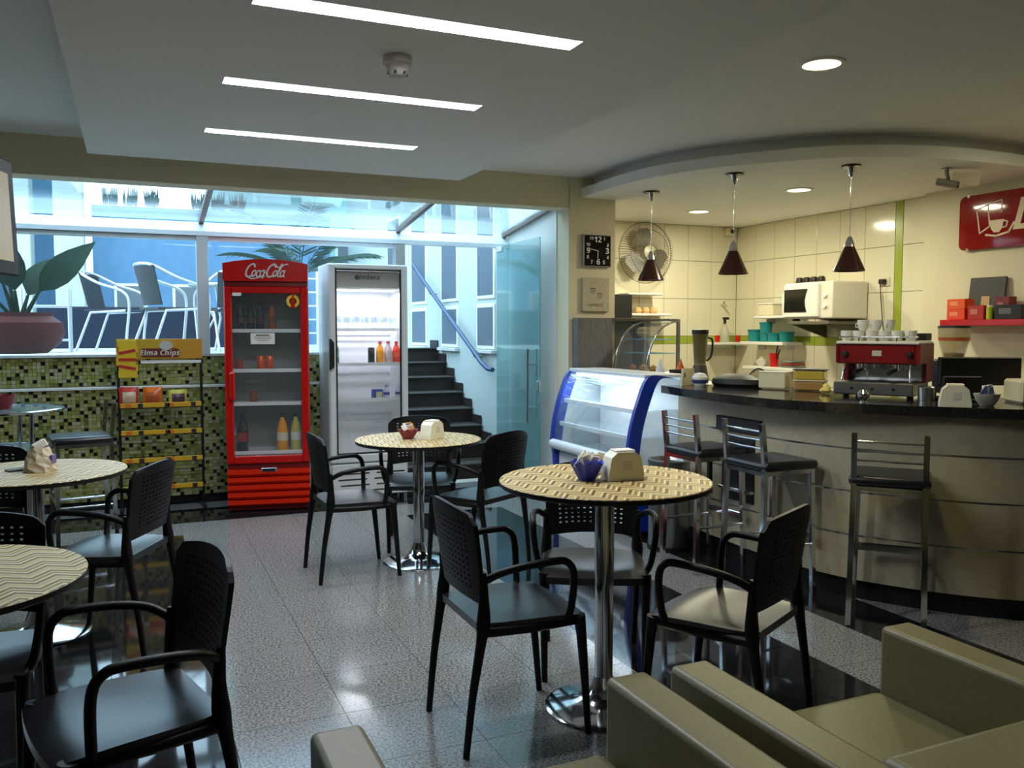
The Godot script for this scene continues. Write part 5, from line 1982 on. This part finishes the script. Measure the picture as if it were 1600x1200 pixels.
	var bx := [["tea_box", "orange tea box, lower of two stacked on the red shelf", Vector3(5.6, 1.4885, -4.52), Vector3(0.1, 0.075, 0.15), C8(226, 70, 24)],
		["tea_box", "orange tea box, upper of two stacked on the red shelf", Vector3(5.6, 1.5645, -4.52), Vector3(0.1, 0.075, 0.15), C8(232, 84, 28)],
		["candy_box", "dark red printed sweets box on the red shelf", Vector3(5.6, 1.4885, -4.36), Vector3(0.09, 0.1, 0.13), C8(170, 34, 24)],
		["candy_box", "small maroon box behind the black box on the red shelf", Vector3(5.68, 1.4885, -4.22), Vector3(0.08, 0.16, 0.11), C8(120, 30, 34)],
		["black_box", "black box at the end of the red shelf", Vector3(5.6, 1.4885, -4.1), Vector3(0.12, 0.1, 0.2), C8(18, 18, 20)]]
	for e in bx:
		var t := thing(e[0], e[1], "box", e[2])
		var st := S()
		box(st, Vector3(0, e[3].y * 0.5, 0), e[3], 0.002)
		obj("carton", st, mat(e[4], 0.45), t)
		var pr := S()
		box(pr, Vector3(-e[3].x * 0.5 - 0.001, e[3].y * 0.55, -e[3].z * 0.1), Vector3(0.002, e[3].y * 0.4, e[3].z * 0.45))
		obj("print", pr, mat((e[4] as Color).lightened(0.35), 0.5), t)
	var gb := thing("green_tin", "small lime green tin between the boxes on the red shelf", "tin", Vector3(5.56, 1.4885, -4.25))
	var gs := S(true)
	lathe(gs, V2([0, 0, 0.022, 0, 0.022, 0.085, 0.018, 0.09, 0, 0.09]), Vector3.ZERO, 14)
	obj("body", gs, mat(C8(170, 190, 50), 0.4), gb)
	var gl := S(true)
	lathe(gl, V2([0, 0.089, 0.019, 0.089, 0.019, 0.1, 0, 0.1]), Vector3.ZERO, 14)
	obj("lid", gl, M.paper, gb)
	var pp := thing("dark_picture", "dark picture of a tall drink leaning on the red shelf", "picture", Vector3(5.7, 1.4885, -4.4), -90.0)
	var bs := Basis(Vector3(1, 0, 0), -0.12)
	var ps := S()
	box(ps, bs * Vector3(0, 0.155, 0.0), Vector3(0.29, 0.31, 0.018), 0.003, bs)
	var po := obj("canvas", ps, mat(C8(58, 56, 54), 0.6), pp)
	var pd := S()
	prism(pd, V2([-0.028, 0.03, 0.02, 0.03, 0.034, 0.1, 0.03, 0.17, -0.035, 0.17, -0.036, 0.1]), 0.0095, 0.0115, Transform3D(bs, Vector3.ZERO))
	obj("glass_print", pd, mat(C8(196, 160, 110), 0.6), po)
	# security cameras
	var sc := thing("security_camera", "pair of pale bullet cameras under the bar soffit", "camera", Vector3(4.96, 2.48, -4.14))
	var m := S(true)
	tube(m, V3([0, 0, 0, 0, -0.04, 0.0, -0.01, -0.075, 0.02]), 0.014, 8)
	lathe(m, V2([0, -0.01, 0.035, -0.01, 0.035, 0.0, 0, 0]), Vector3.ZERO, 16)
	obj("mount", m, M.steel, sc)
	var b1 := S(true)
	tube(b1, V3([-0.04, -0.085, -0.04, 0.02, -0.12, 0.07]), 0.026, 12)
	obj("barrel", b1, mat(C8(150, 148, 140), 0.35, 0.4), sc)
	var ls := S(true)
	tube(ls, V3([0.02, -0.12, 0.07, 0.023, -0.1215, 0.075]), 0.02, 12)
	obj("lens", ls, M.black_gloss, sc)
	var b2 := S(true)
	tube(b2, V3([0.04, -0.07, 0.0, 0.17, -0.08, 0.1]), [0.036, 0.042], 4, true)
	obj("second_barrel", b2, M.cream, sc)
	# television corner
	var tv := thing("television", "edge of a black-framed television hung beside the window", "television", Vector3(-0.411, 1.855, -4.0))
	tv.rotation_degrees = Vector3(0, 0, 0)
	var ax := Vector3(-cos(deg_to_rad(76.0)), 0, sin(deg_to_rad(76.0)))
	var up := Vector3(-0.02, 1.0, 0.13).normalized()
	var nn := ax.cross(up).normalized()
	if nn.x < 0:
		nn = -nn
	var tb := Basis(ax, up, nn)
	var cs := S()
	box(cs, tb * Vector3(0.4, 0.0, -0.03), Vector3(0.8, 0.45, 0.06), 0.006, tb)
	obj("frame", cs, M.black, tv)
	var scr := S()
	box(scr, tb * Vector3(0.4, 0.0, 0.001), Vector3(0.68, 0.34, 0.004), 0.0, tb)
	obj("screen", scr, mat(C8(190, 172, 140), 0.3), tv)  # beige paints in what the screen reflects
	var brk := S(true)
	tube(brk, [tb * Vector3(0.4, 0.1, -0.06), tb * Vector3(0.4, 0.1, -0.06) + Vector3(-0.1, 0.25, 0), tb * Vector3(0.4, 0.1, -0.06) + Vector3(-0.1, 0.78, 0)], 0.018, 8)
	obj("ceiling_mount", brk, M.black, tv)
	# steel bin
	var bn := thing("steel_bin", "cylindrical stainless steel bin standing by the display case", "bin", Vector3(3.16, 0, -4.66))
	var bb := S(true)
	lathe(bb, V2([0, 0, 0.13, 0, 0.132, 0.01, 0.132, 0.56, 0.138, 0.565, 0.138, 0.58, 0.12, 0.585, 0.11, 0.56, 0.0, 0.55]), Vector3.ZERO, 36)
	obj("body", bb, M.steel, bn)
	var bt := S(true)
	lathe(bt, V2([0.133, 0.0, 0.138, 0.0, 0.138, 0.03, 0.133, 0.03]), Vector3.ZERO, 36)
	obj("base_ring", bt, M.black, bn)

# ------------------------------------------------------------------ on counters and tables
func napkin_box(label: String, at: Vector3, turn: float) -> Node3D:
	var t := thing("napkin_dispenser", label, "napkin dispenser", at, turn, "white napkin dispensers")
	var s := S()
	prism(s, V2([-0.07, 0, 0.07, 0, 0.07, 0.02, 0.058, 0.085, 0.035, 0.105, -0.035, 0.105, -0.058, 0.085, -0.07, 0.02]), -0.04, 0.04)
	obj("body", s, M.napkin_white, t)
	var n := S()
	box(n, Vector3(0, 0.108, 0), Vector3(0.075, 0.008, 0.06), 0.002)
	obj("napkins", n, M.paper, t)
	var l := S()
	box(l, Vector3(0.005, 0.055, 0.0405), Vector3(0.035, 0.035, 0.001))
	obj("print", l, mat(C8(214, 208, 200), 0.5), t)
	return t

func crumpled_bowl(called: String, label: String, at: Vector3, col: Color, r: float, h: float) -> Node3D:
	var t := thing(called, label, "bowl", at)
	var s := S()
	var n := 20
	for k in n:
		var a := TAU * k / n
		var b := TAU * (k + 1) / n
		var ra := r * (1.0 + 0.06 * (k % 2))
		var rb := r * (1.0 + 0.06 * ((k + 1) % 2))
		var ha := h * (1.0 - 0.16 * (k % 2))
		var hb := h * (1.0 - 0.16 * ((k + 1) % 2))
		var p0 := Vector3(cos(a) * r * 0.5, 0, sin(a) * r * 0.5)
		var p1 := Vector3(cos(b) * r * 0.5, 0, sin(b) * r * 0.5)
		var q0 := Vector3(cos(a) * ra, ha, sin(a) * ra)
		var q1 := Vector3(cos(b) * rb, hb, sin(b) * rb)
		quad(s, p0, p1, q1, q0, (p0 + q1) * 0.5)
		quad(s, p0 * 0.92 + Vector3(0, 0.006, 0), p1 * 0.92 + Vector3(0, 0.006, 0), q1 * 0.95, q0 * 0.95, -(p0 + q1))
		quad(s, q0, q1, q1 * 0.95, q0 * 0.95, Vector3.UP)
		tri(s, Vector3.ZERO, p0, p1, Vector3.DOWN)
		tri(s, Vector3(0, 0.006, 0), p0 * 0.92 + Vector3(0, 0.006, 0), p1 * 0.92 + Vector3(0, 0.006, 0), Vector3.UP)
	obj("bowl", s, mat(col, 0.3), t)
	return t

func sachets(parent: Node3D, r: float, y: float, cols: Array, n: int) -> void:
	for k in n:
		var a := rng.randf() * TAU
		var s := S()
		var bs := Basis(Vector3(rng.randf_range(-1, 1), 0.3, rng.randf_range(-1, 1)).normalized(), rng.randf_range(-0.8, 0.8))
		box(s, Vector3(cos(a) * r * rng.randf() * 0.7, y + 0.012 * rng.randf(), sin(a) * r * rng.randf() * 0.7), Vector3(0.035, 0.055, 0.006), 0.001, bs)
		obj("sachet", s, mat(cols[k % cols.size()], 0.5), parent)

func small_things() -> void:
	# tables
	var h := 0.864
	var b := crumpled_bowl("blue_bowl", "bright blue frilled bowl of sachets on the table by the bar stools", Vector3(1.525, h, -2.78), C8(36, 54, 190), 0.06, 0.075)
	sachets(b, 0.05, 0.06, [C8(222, 214, 196), C8(236, 230, 214)], 8)
	napkin_box("white napkin dispenser beside the bright blue frilled bowl", Vector3(1.655, h, -2.745), -8.0)
	var sl := thing("sugar_stack", "pile of paper sugar sachets behind the bright blue bowl", "sachets", Vector3(1.6, h, -2.9))
	sachets(sl, 0.08, 0.045, [C8(230, 222, 204), C8(214, 200, 176), C8(240, 234, 222)], 10)
	var bk := S()
	box(bk, Vector3(0, 0.02, 0), Vector3(0.11, 0.04, 0.06), 0.004)
	obj("box", bk, M.paper, sl)
	h = 0.756
	var b2 := crumpled_bowl("red_bowl", "red and blue frilled bowl with sachets on the white cooler's table", Vector3(1.52, h, -5.02), C8(130, 30, 50), 0.06, 0.065)
	sachets(b2, 0.05, 0.06, [C8(60, 56, 150), C8(230, 226, 216), C8(230, 160, 30), C8(236, 232, 224)], 9)
	napkin_box("white napkin dispenser on the table in front of the white cooler", Vector3(1.66, h, -4.98), 35.0)
	h = 0.766
	var pb := thing("paper_bag", "crumpled paper bag with purple print on the table near the snack rack", "bag", Vector3(-0.40, h, -4.5), 20.0)
	var s := S()
	var g := []
	for i in 13:
		var an := TAU * i / 12.0
		var c := []
		for j in 6:
			var v := j / 5.0
			var rr := (0.062 - 0.03 * v * v) * (1.0 + 0.12 * sin(i * 2.3 + j * 1.7))
			if i == 12:
				rr = (0.062 - 0.03 * v * v) * (1.0 + 0.12 * sin(j * 1.7))
			c.append(Vector3(cos(an) * rr * 1.1, v * 0.11, sin(an) * rr))
		g.append(c)
	for i in 12:
		for j in 5:
			quad(s, g[i][j], g[i + 1][j], g[i + 1][j + 1], g[i][j + 1], Vector3(g[i][j].x + g[i + 1][j].x, 0.01, g[i][j].z + g[i + 1][j].z))
	obj("bag", s, mat(C8(206, 192, 166), 0.8), pb)
	var pbp := S()
	box(pbp, Vector3(0.045, 0.055, 0.035), Vector3(0.045, 0.04, 0.012), 0.002, Basis(Vector3.UP, 0.9))
	obj("print", pbp, mat(C8(110, 90, 150), 0.6), pb)
	var nk := S()
	box(nk, Vector3(0.0, 0.12, 0), Vector3(0.06, 0.035, 0.03), 0.004, Basis(Vector3(0, 0, 1), 0.5))
	obj("napkin", nk, M.paper, pb)
	var ph := thing("phone", "flat grey card lying beside the paper bag", "card", Vector3(-0.49, h, -4.56), 30.0)
	var phs := S()
	box(phs, Vector3(0, 0.004, 0), Vector3(0.11, 0.008, 0.06), 0.002)
	obj("body", phs, mat(C8(70, 72, 78), 0.3), ph)
	h = 0.761
	var b3 := crumpled_bowl("navy_bowl", "dark blue frilled bowl with white sachets on the table by the big black chair", Vector3(-0.42, h, -2.68), C8(24, 20, 80), 0.065, 0.08)
	sachets(b3, 0.05, 0.065, [C8(200, 210, 236), C8(36, 30, 100)], 7)
	# bar top
	var y := 1.041
	napkin_box("white napkin dispenser on the bar top in front of the monitor", Vector3(3.68, y, -2.985), -45.0)
	var wb := bowl("white_bowl", "white bowl with blue packets on the bar top beside the monitor", Vector3(3.86, y, -2.95), 0.062, 0.06, C8(225, 222, 212))
	sachets(wb, 0.05, 0.065, [C8(60, 80, 150), C8(226, 224, 214), C8(210, 212, 220)], 7)
	var gb := thing("glass_ornament", "small round chrome sugar pot on the bar's front edge", "sugar pot", Vector3(3.42, y, -3.31))
	var gs := S(true)
	lathe(gs, V2([0, 0, 0.02, 0, 0.014, 0.012, 0.03, 0.035, 0.03, 0.05, 0.016, 0.068, 0, 0.07]), Vector3.ZERO, 18)
	obj("pot", gs, M.chrome, gb)
	var kb := thing("knock_box", "small steel cylinder pot beside the espresso machine", "pot", Vector3(3.87, y, -3.31))
	var ks := S(true)
	lathe(ks, V2([0, 0, 0.045, 0, 0.045, 0.07, 0.04, 0.075, 0.038, 0.06, 0, 0.06]), Vector3.ZERO, 20)
	obj("pot", ks, M.steel, kb)
	espresso()
	# monitor
	var mo := thing("monitor", "black point-of-sale monitor seen from behind on the bar", "monitor", Vector3(4.12, y, -3.2), -28.0)
	var ms := S()
	box(ms, Vector3(0, 0.155, 0), Vector3(0.42, 0.15, 0.035), 0.006)
	obj("screen_back", ms, M.black, mo)
	var mp := S()
	box(mp, Vector3(-0.1, 0.065, 0.02), Vector3(0.2, 0.13, 0.05), 0.006)
	obj("stand", mp, M.black, mo)
	var mb := S()
	box(mb, Vector3(-0.08, 0.006, 0.03), Vector3(0.24, 0.012, 0.16), 0.003)
	obj("foot", mb, M.black, mo)
	var pr := thing("receipt_printer", "cream boxy printer beside the monitor on the bar", "printer", Vector3(4.3, y, -2.95), -30.0)
	var ps := S()
	box(ps, Vector3(0, 0.06, 0), Vector3(0.34, 0.12, 0.2), 0.012)
	obj("body", ps, M.cream, pr)
	var pl := S()
	box(pl, Vector3(0, 0.085, 0.1005), Vector3(0.3, 0.004, 0.002))
	obj("seam", pl, M.print_dark, pr)
	# grinder hopper
	var gr := thing("coffee_grinder", "coffee grinder with clear bean hopper behind the monitor", "coffee grinder", Vector3(4.44, y, -3.62))
	var gbd := S()
	box(gbd, Vector3(0, 0.1, 0), Vector3(0.15, 0.2, 0.18), 0.01)
	obj("body", gbd, M.black, gr)
	var hp := S(true)
	lathe(hp, V2([0.055, 0.2, 0.085, 0.32, 0.088, 0.385, 0.084, 0.385, 0.08, 0.32, 0.05, 0.2]), Vector3.ZERO, 24)
	obj("hopper", hp, glass(C8(220, 200, 140), 0.35, 0.08), gr)
	var be := S(true)
	lathe(be, V2([0, 0.2, 0.05, 0.2, 0.058, 0.235, 0, 0.24]), Vector3.ZERO, 20)
	obj("beans", be, mat(C8(36, 22, 14), 0.6), gr)
	var hl := S(true)
	lathe(hl, V2([0, 0.385, 0.09, 0.385, 0.088, 0.398, 0, 0.4]), Vector3.ZERO, 24)
	obj("lid", hl, M.black, gr)
	var hb := S(true)
	lathe(hb, V2([0.0825, 0.31, 0.0845, 0.31, 0.0865, 0.33, 0.0845, 0.33]), Vector3.ZERO, 24)
	obj("label_band", hb, mat(C8(196, 96, 40), 0.5), gr)
	# sandwich grill and boxes
	var sg := thing("sandwich_grill", "black rounded sandwich grill with curled cord on the bar", "grill", Vector3(3.66, y, -4.62), -65.0)
	var s1 := S(true)
	lathe(s1, V2([0, 0, 0.17, 0, 0.19, 0.02, 0.18, 0.05, 0.1, 0.08, 0, 0.085]), Vector3.ZERO, 28, Basis(Vector3(0.95, 0, 0), Vector3(0, 1, 0), Vector3(0, 0, 0.6)))
	obj("body", s1, M.black, sg)
	var cd := S(true)
	tube(cd, spline(V3([0.06, 0.07, -0.03, 0.12, 0.12, -0.05, 0.19, 0.08, -0.06, 0.2, 0.01, -0.08]), 4), 0.005, 6)
	obj("cord", cd, M.black, sg)
	var wbx := thing("white_box", "plain cream box on the bar beside the black grill", "box", Vector3(3.72, y, -4.33), -60.0)
	var w1 := S()
	box(w1, Vector3(0, 0.055, 0), Vector3(0.17, 0.1, 0.1), 0.006)
	obj("body", w1, M.cream, wbx)
	var w2 := S()
	box(w2, Vector3(0, 0.108, 0), Vector3(0.172, 0.008, 0.102), 0.002)
	obj("lid", w2, M.napkin_white, wbx)
	for k in 2:
		var ct := thing("food_container", ["clear food box with brown filling, bottom one beside the sponge", "clear food box with yellow filling and dark lid, stacked on top"][k], "container", Vector3(3.83, y + k * 0.067, -4.13), -55.0)
		var c1 := S()
		box(c1, Vector3(0, 0.03, 0), Vector3(0.18, 0.058, 0.12), 0.008)
		obj("box", c1, glass([C8(190, 150, 90), C8(214, 190, 80)][k], 0.7, 0.1), ct)
		var c2 := S()
		box(c2, Vector3(0, 0.062, 0), Vector3(0.19, 0.008, 0.13), 0.003)
		obj("lid", c2, [M.cream, mat(C8(50, 52, 70), 0.5)][k], ct)
		var c3 := S()
		box(c3, Vector3(0, 0.02, 0), Vector3(0.15, 0.03, 0.1), 0.008)
		obj("filling", c3, mat([C8(150, 100, 50), C8(220, 180, 30)][k], 0.7), ct)
	var so := thing("sponge", "crumpled yellow cloth on the bar beside the espresso machine", "cloth", Vector3(3.72, y, -3.89))
	var sp := S()
	box(sp, Vector3(0, 0.02, 0), Vector3(0.07, 0.035, 0.06), 0.015, Basis(Vector3(0, 1, 0), 0.6))
	box(sp, Vector3(0.01, 0.04, 0.0), Vector3(0.05, 0.03, 0.04), 0.012, Basis(Vector3(0.3, 1, 0.2).normalized(), 1.1))
	obj("cloth", sp, mat(C8(224, 206, 120), 0.9), so)
	# left end of the bar
	var cd2 := thing("menu_card", "cream folded menu card standing at the bar end near the display case", "card", Vector3(3.42, y, -4.84), 20.0)
	var m1 := S()
	prism(m1, V2([-0.075, 0, 0.085, 0, 0.065, 0.115, -0.06, 0.115]), -0.006, 0.006)
	obj("card", m1, M.cream, cd2)
	var m2 := S()
	box(m2, Vector3(-0.04, 0.07, 0.007), Vector3(0.012, 0.03, 0.001))
	obj("print", m2, M.print_dark, cd2)
	var bc := thing("blue_cup", "dark blue cup behind the bagged bowl on the bar", "cup", Vector3(3.55, y, -4.86))
	var b1 := S(true)
	lathe(b1, V2([0, 0, 0.03, 0, 0.038, 0.085, 0.034, 0.085, 0.026, 0.008, 0, 0.008]), Vector3.ZERO, 16)
	obj("cup", b1, mat(C8(36, 34, 80), 0.3), bc)
	var bb := thing("bagged_bowl", "white plastic-wrapped bowl with blue print on the bar next to the grill", "bowl", Vector3(3.44, y, -4.73))
	var b4 := S(true)
	lathe(b4, V2([0, 0, 0.03, 0, 0.05, 0.03, 0.052, 0.06, 0.035, 0.085, 0, 0.09]), Vector3.ZERO, 16)
	obj("bowl", b4, M.white, bb)
	var b5 := S(true)
	lathe(b5, V2([0.0445, 0.02, 0.051, 0.03, 0.0535, 0.045, 0.051, 0.045]), Vector3.ZERO, 16)
	obj("print", b5, mat(C8(60, 70, 130), 0.5), bb)
	# blender stands on the service counter
	var bl := thing("blender", "dark glass-jug blender with black base behind the bar end", "blender", Vector3(3.78, 1.0285, -5.2))
	var bl1 := S(true)
	lathe(bl1, V2([0, 0, 0.062, 0, 0.066, 0.03, 0.046, 0.13, 0, 0.13]), Vector3.ZERO, 18)
	obj("motor_base", bl1, mat(C8(60, 58, 54), 0.4), bl)
	var bl2 := S(true)
	lathe(bl2, V2([0.042, 0.13, 0.057, 0.36, 0.053, 0.36, 0.038, 0.14, 0, 0.14, 0, 0.13]), Vector3.ZERO, 18)
	obj("jug", bl2, glass(C8(110, 100, 60), 0.6, 0.08), bl)
	var bl3 := S(true)
	lathe(bl3, V2([0, 0.355, 0.06, 0.355, 0.06, 0.385, 0.03, 0.39, 0, 0.39]), Vector3.ZERO, 18)
	obj("lid", bl3, M.black, bl)
	var bl4 := S(true)
	tube(bl4, spline(V3([0.048, 0.33, 0.02, 0.085, 0.31, 0.03, 0.078, 0.2, 0.03, 0.042, 0.16, 0.02]), 4), 0.008, 6)
	obj("handle", bl4, M.black, bl)
	var sa := [["sauce_bottle", "orange pointed sauce bottle by the food warmer", Vector3(3.66, 1.0285, -5.27), C8(214, 96, 24)], ["squeeze_bottle", "translucent white squeeze bottle by the food warmer", Vector3(3.56, 1.0285, -5.38), C8(208, 212, 220)]]
	for e in sa:
		var t := thing(e[0], e[1], "bottle", e[2])
		var st := S(true)
		lathe(st, V2([0, 0, 0.032, 0, 0.034, 0.02, 0.034, 0.1, 0.02, 0.125, 0, 0.125]), Vector3.ZERO, 14)
		obj("body", st, mat(e[3], 0.4), t)
		var sn := S(true)
		lathe(sn, V2([0.02, 0.122, 0.006, 0.17, 0, 0.172]), Vector3.ZERO, 12)
		obj("nozzle", sn, mat(e[3], 0.4), t)
	var pt := thing("black_cup", "black-rimmed cup standing between the two squeeze bottles", "cup", Vector3(3.57, 1.0285, -5.2))
	var p1 := S(true)
	lathe(p1, V2([0, 0, 0.034, 0, 0.042, 0.09, 0.037, 0.09, 0.03, 0.01, 0, 0.01]), Vector3.ZERO, 16)
	obj("cup", p1, mat(C8(110, 112, 84), 0.4), pt)
	var p2 := S(true)
	lathe(p2, V2([0.041, 0.07, 0.045, 0.07, 0.046, 0.1, 0.036, 0.1, 0.036, 0.088]), Vector3.ZERO, 16)
	obj("rim", p2, M.black, pt)

func espresso() -> void:
	# operator side turned to the bar end; local +z is the near long face
	var e := thing("espresso_machine", "dark red two-group espresso machine with white cup rail", "espresso machine", Vector3(3.89, 1.041, -3.62), -62.0)
	var base := S()
	box(base, Vector3(-0.01, 0.05, 0.02), Vector3(0.42, 0.07, 0.34), 0.006)
	obj("drip_base", base, M.steel, e)
	for sx in [-1.0, 1.0]:
		for sz in [-1.0, 1.0]:
			var f := S(true)
			lathe(f, V2([0, 0, 0.018, 0, 0.018, 0.016, 0, 0.016]), Vector3(sx * 0.17, 0, sz * 0.12), 10)
			obj("foot", f, M.black, e)
	var bk := S()
	box(bk, Vector3(0.0, 0.19, -0.11), Vector3(0.42, 0.22, 0.08), 0.004)
	obj("splash_back", bk, M.chrome, e)
	var body := S()
	box(body, Vector3(-0.01, 0.24, 0.0), Vector3(0.42, 0.11, 0.3), 0.008)
	obj("top_housing", body, M.red_dark, e)
	for sx in [-1.0, 1.0]:
		var sd := S()
		prism(sd, V2([-0.16, 0.3, 0.15, 0.3, 0.15, 0.19, 0.0, 0.19, 0.0, 0.085, -0.16, 0.085]), -0.012, 0.012, Transform3D(Basis(Vector3(0, 0, 1), Vector3(0, 1, 0), Vector3(1, 0, 0)), Vector3(sx * 0.21, 0, 0)))
		obj("side_panel", sd, M.red_dark, e)
	var rail := S()
	box(rail, Vector3(0, 0.303, 0.01), Vector3(0.44, 0.016, 0.3), 0.004)
	obj("cup_tray", rail, M.white, e)
	var rr := S(true)
	for zz in [-0.13, 0.145]:
		tube(rr, V3([-0.21, 0.335, zz, 0.21, 0.335, zz]), 0.005, 6)
		for k in 5:
			tube(rr, V3([-0.2 + k * 0.1, 0.31, zz, -0.2 + k * 0.1, 0.335, zz]), 0.004, 5)
	obj("cup_rail", rr, M.chrome, e)
	for k in 2:
		var gx := -0.09 + k * 0.18
		var g := S(true)
		lathe(g, V2([0, 0.15, 0.032, 0.15, 0.034, 0.19, 0, 0.19]), Vector3(gx, 0, 0.09), 16)
		var go := obj("group_head", g, M.chrome, e)
		var pf := S(true)
		tube(pf, [Vector3(gx, 0.155, 0.1), Vector3(gx, 0.148, 0.2), Vector3(gx, 0.14, 0.24)], [0.01, 0.013, 0.012], 8)
		obj("portafilter", pf, M.black, go)
		var kn := S(true)
		lathe(kn, V2([0, 0, 0.018, 0, 0.016, 0.02, 0, 0.022]), Vector3(-0.17 + k * 0.34, 0.24, 0.15), 12, Basis(Vector3(1, 0, 0), PI * 0.5))
		obj("steam_knob", kn, M.black, e)
		var wd := S(true)
		tube(wd, [Vector3(-0.17 + k * 0.34, 0.2, 0.13), Vector3(-0.175 + k * 0.35, 0.14, 0.16), Vector3(-0.18 + k * 0.36, 0.09, 0.17)], 0.005, 6)
		obj("steam_wand", wd, M.chrome, e)
	var lb := S()
	box(lb, Vector3(0.0, 0.245, 0.151), Vector3(0.05, 0.03, 0.003))
	obj("gauge_plate", lb, M.silver_print, e)
	var bt := S()
	for k in 3:
		box(bt, Vector3(-0.12 + k * 0.11, 0.05, 0.191), Vector3(0.016, 0.016, 0.006), 0.003)
	obj("button", bt, M.black, e)
	var bx := S()
	box(bx, Vector3(0.13, 0.335, -0.06), Vector3(0.17, 0.04, 0.14), 0.003)
	obj("rear_tray", bx, M.black, e)
	for k in 15:
		var row: int = k / 6
		var p := e.transform * Vector3([-0.18, -0.18, -0.1][row] + (k % 6) * [0.068, 0.07, 0.07][row], [0.312, 0.312, 0.372][row], [0.1, 0.03, 0.07][row])
		if row == 1 and k % 6 > 3:
			continue
		var t := thing("white_cup", "white espresso cup on top of the espresso machine", "cup", p, 40.0 * k, "white cups on the espresso machine")
		var s := S(true)
		lathe(s, V2([0, 0, 0.02, 0, 0.031, 0.03, 0.032, 0.058, 0.029, 0.058, 0.022, 0.012, 0, 0.01]), Vector3.ZERO, 16)
		obj("cup", s, M.white, t)
		var hn := S(true)
		tube(hn, V3([0.026, 0.038, 0, 0.04, 0.035, 0, 0.04, 0.018, 0, 0.025, 0.014, 0]), 0.003, 6)
		obj("handle", hn, M.white, t)
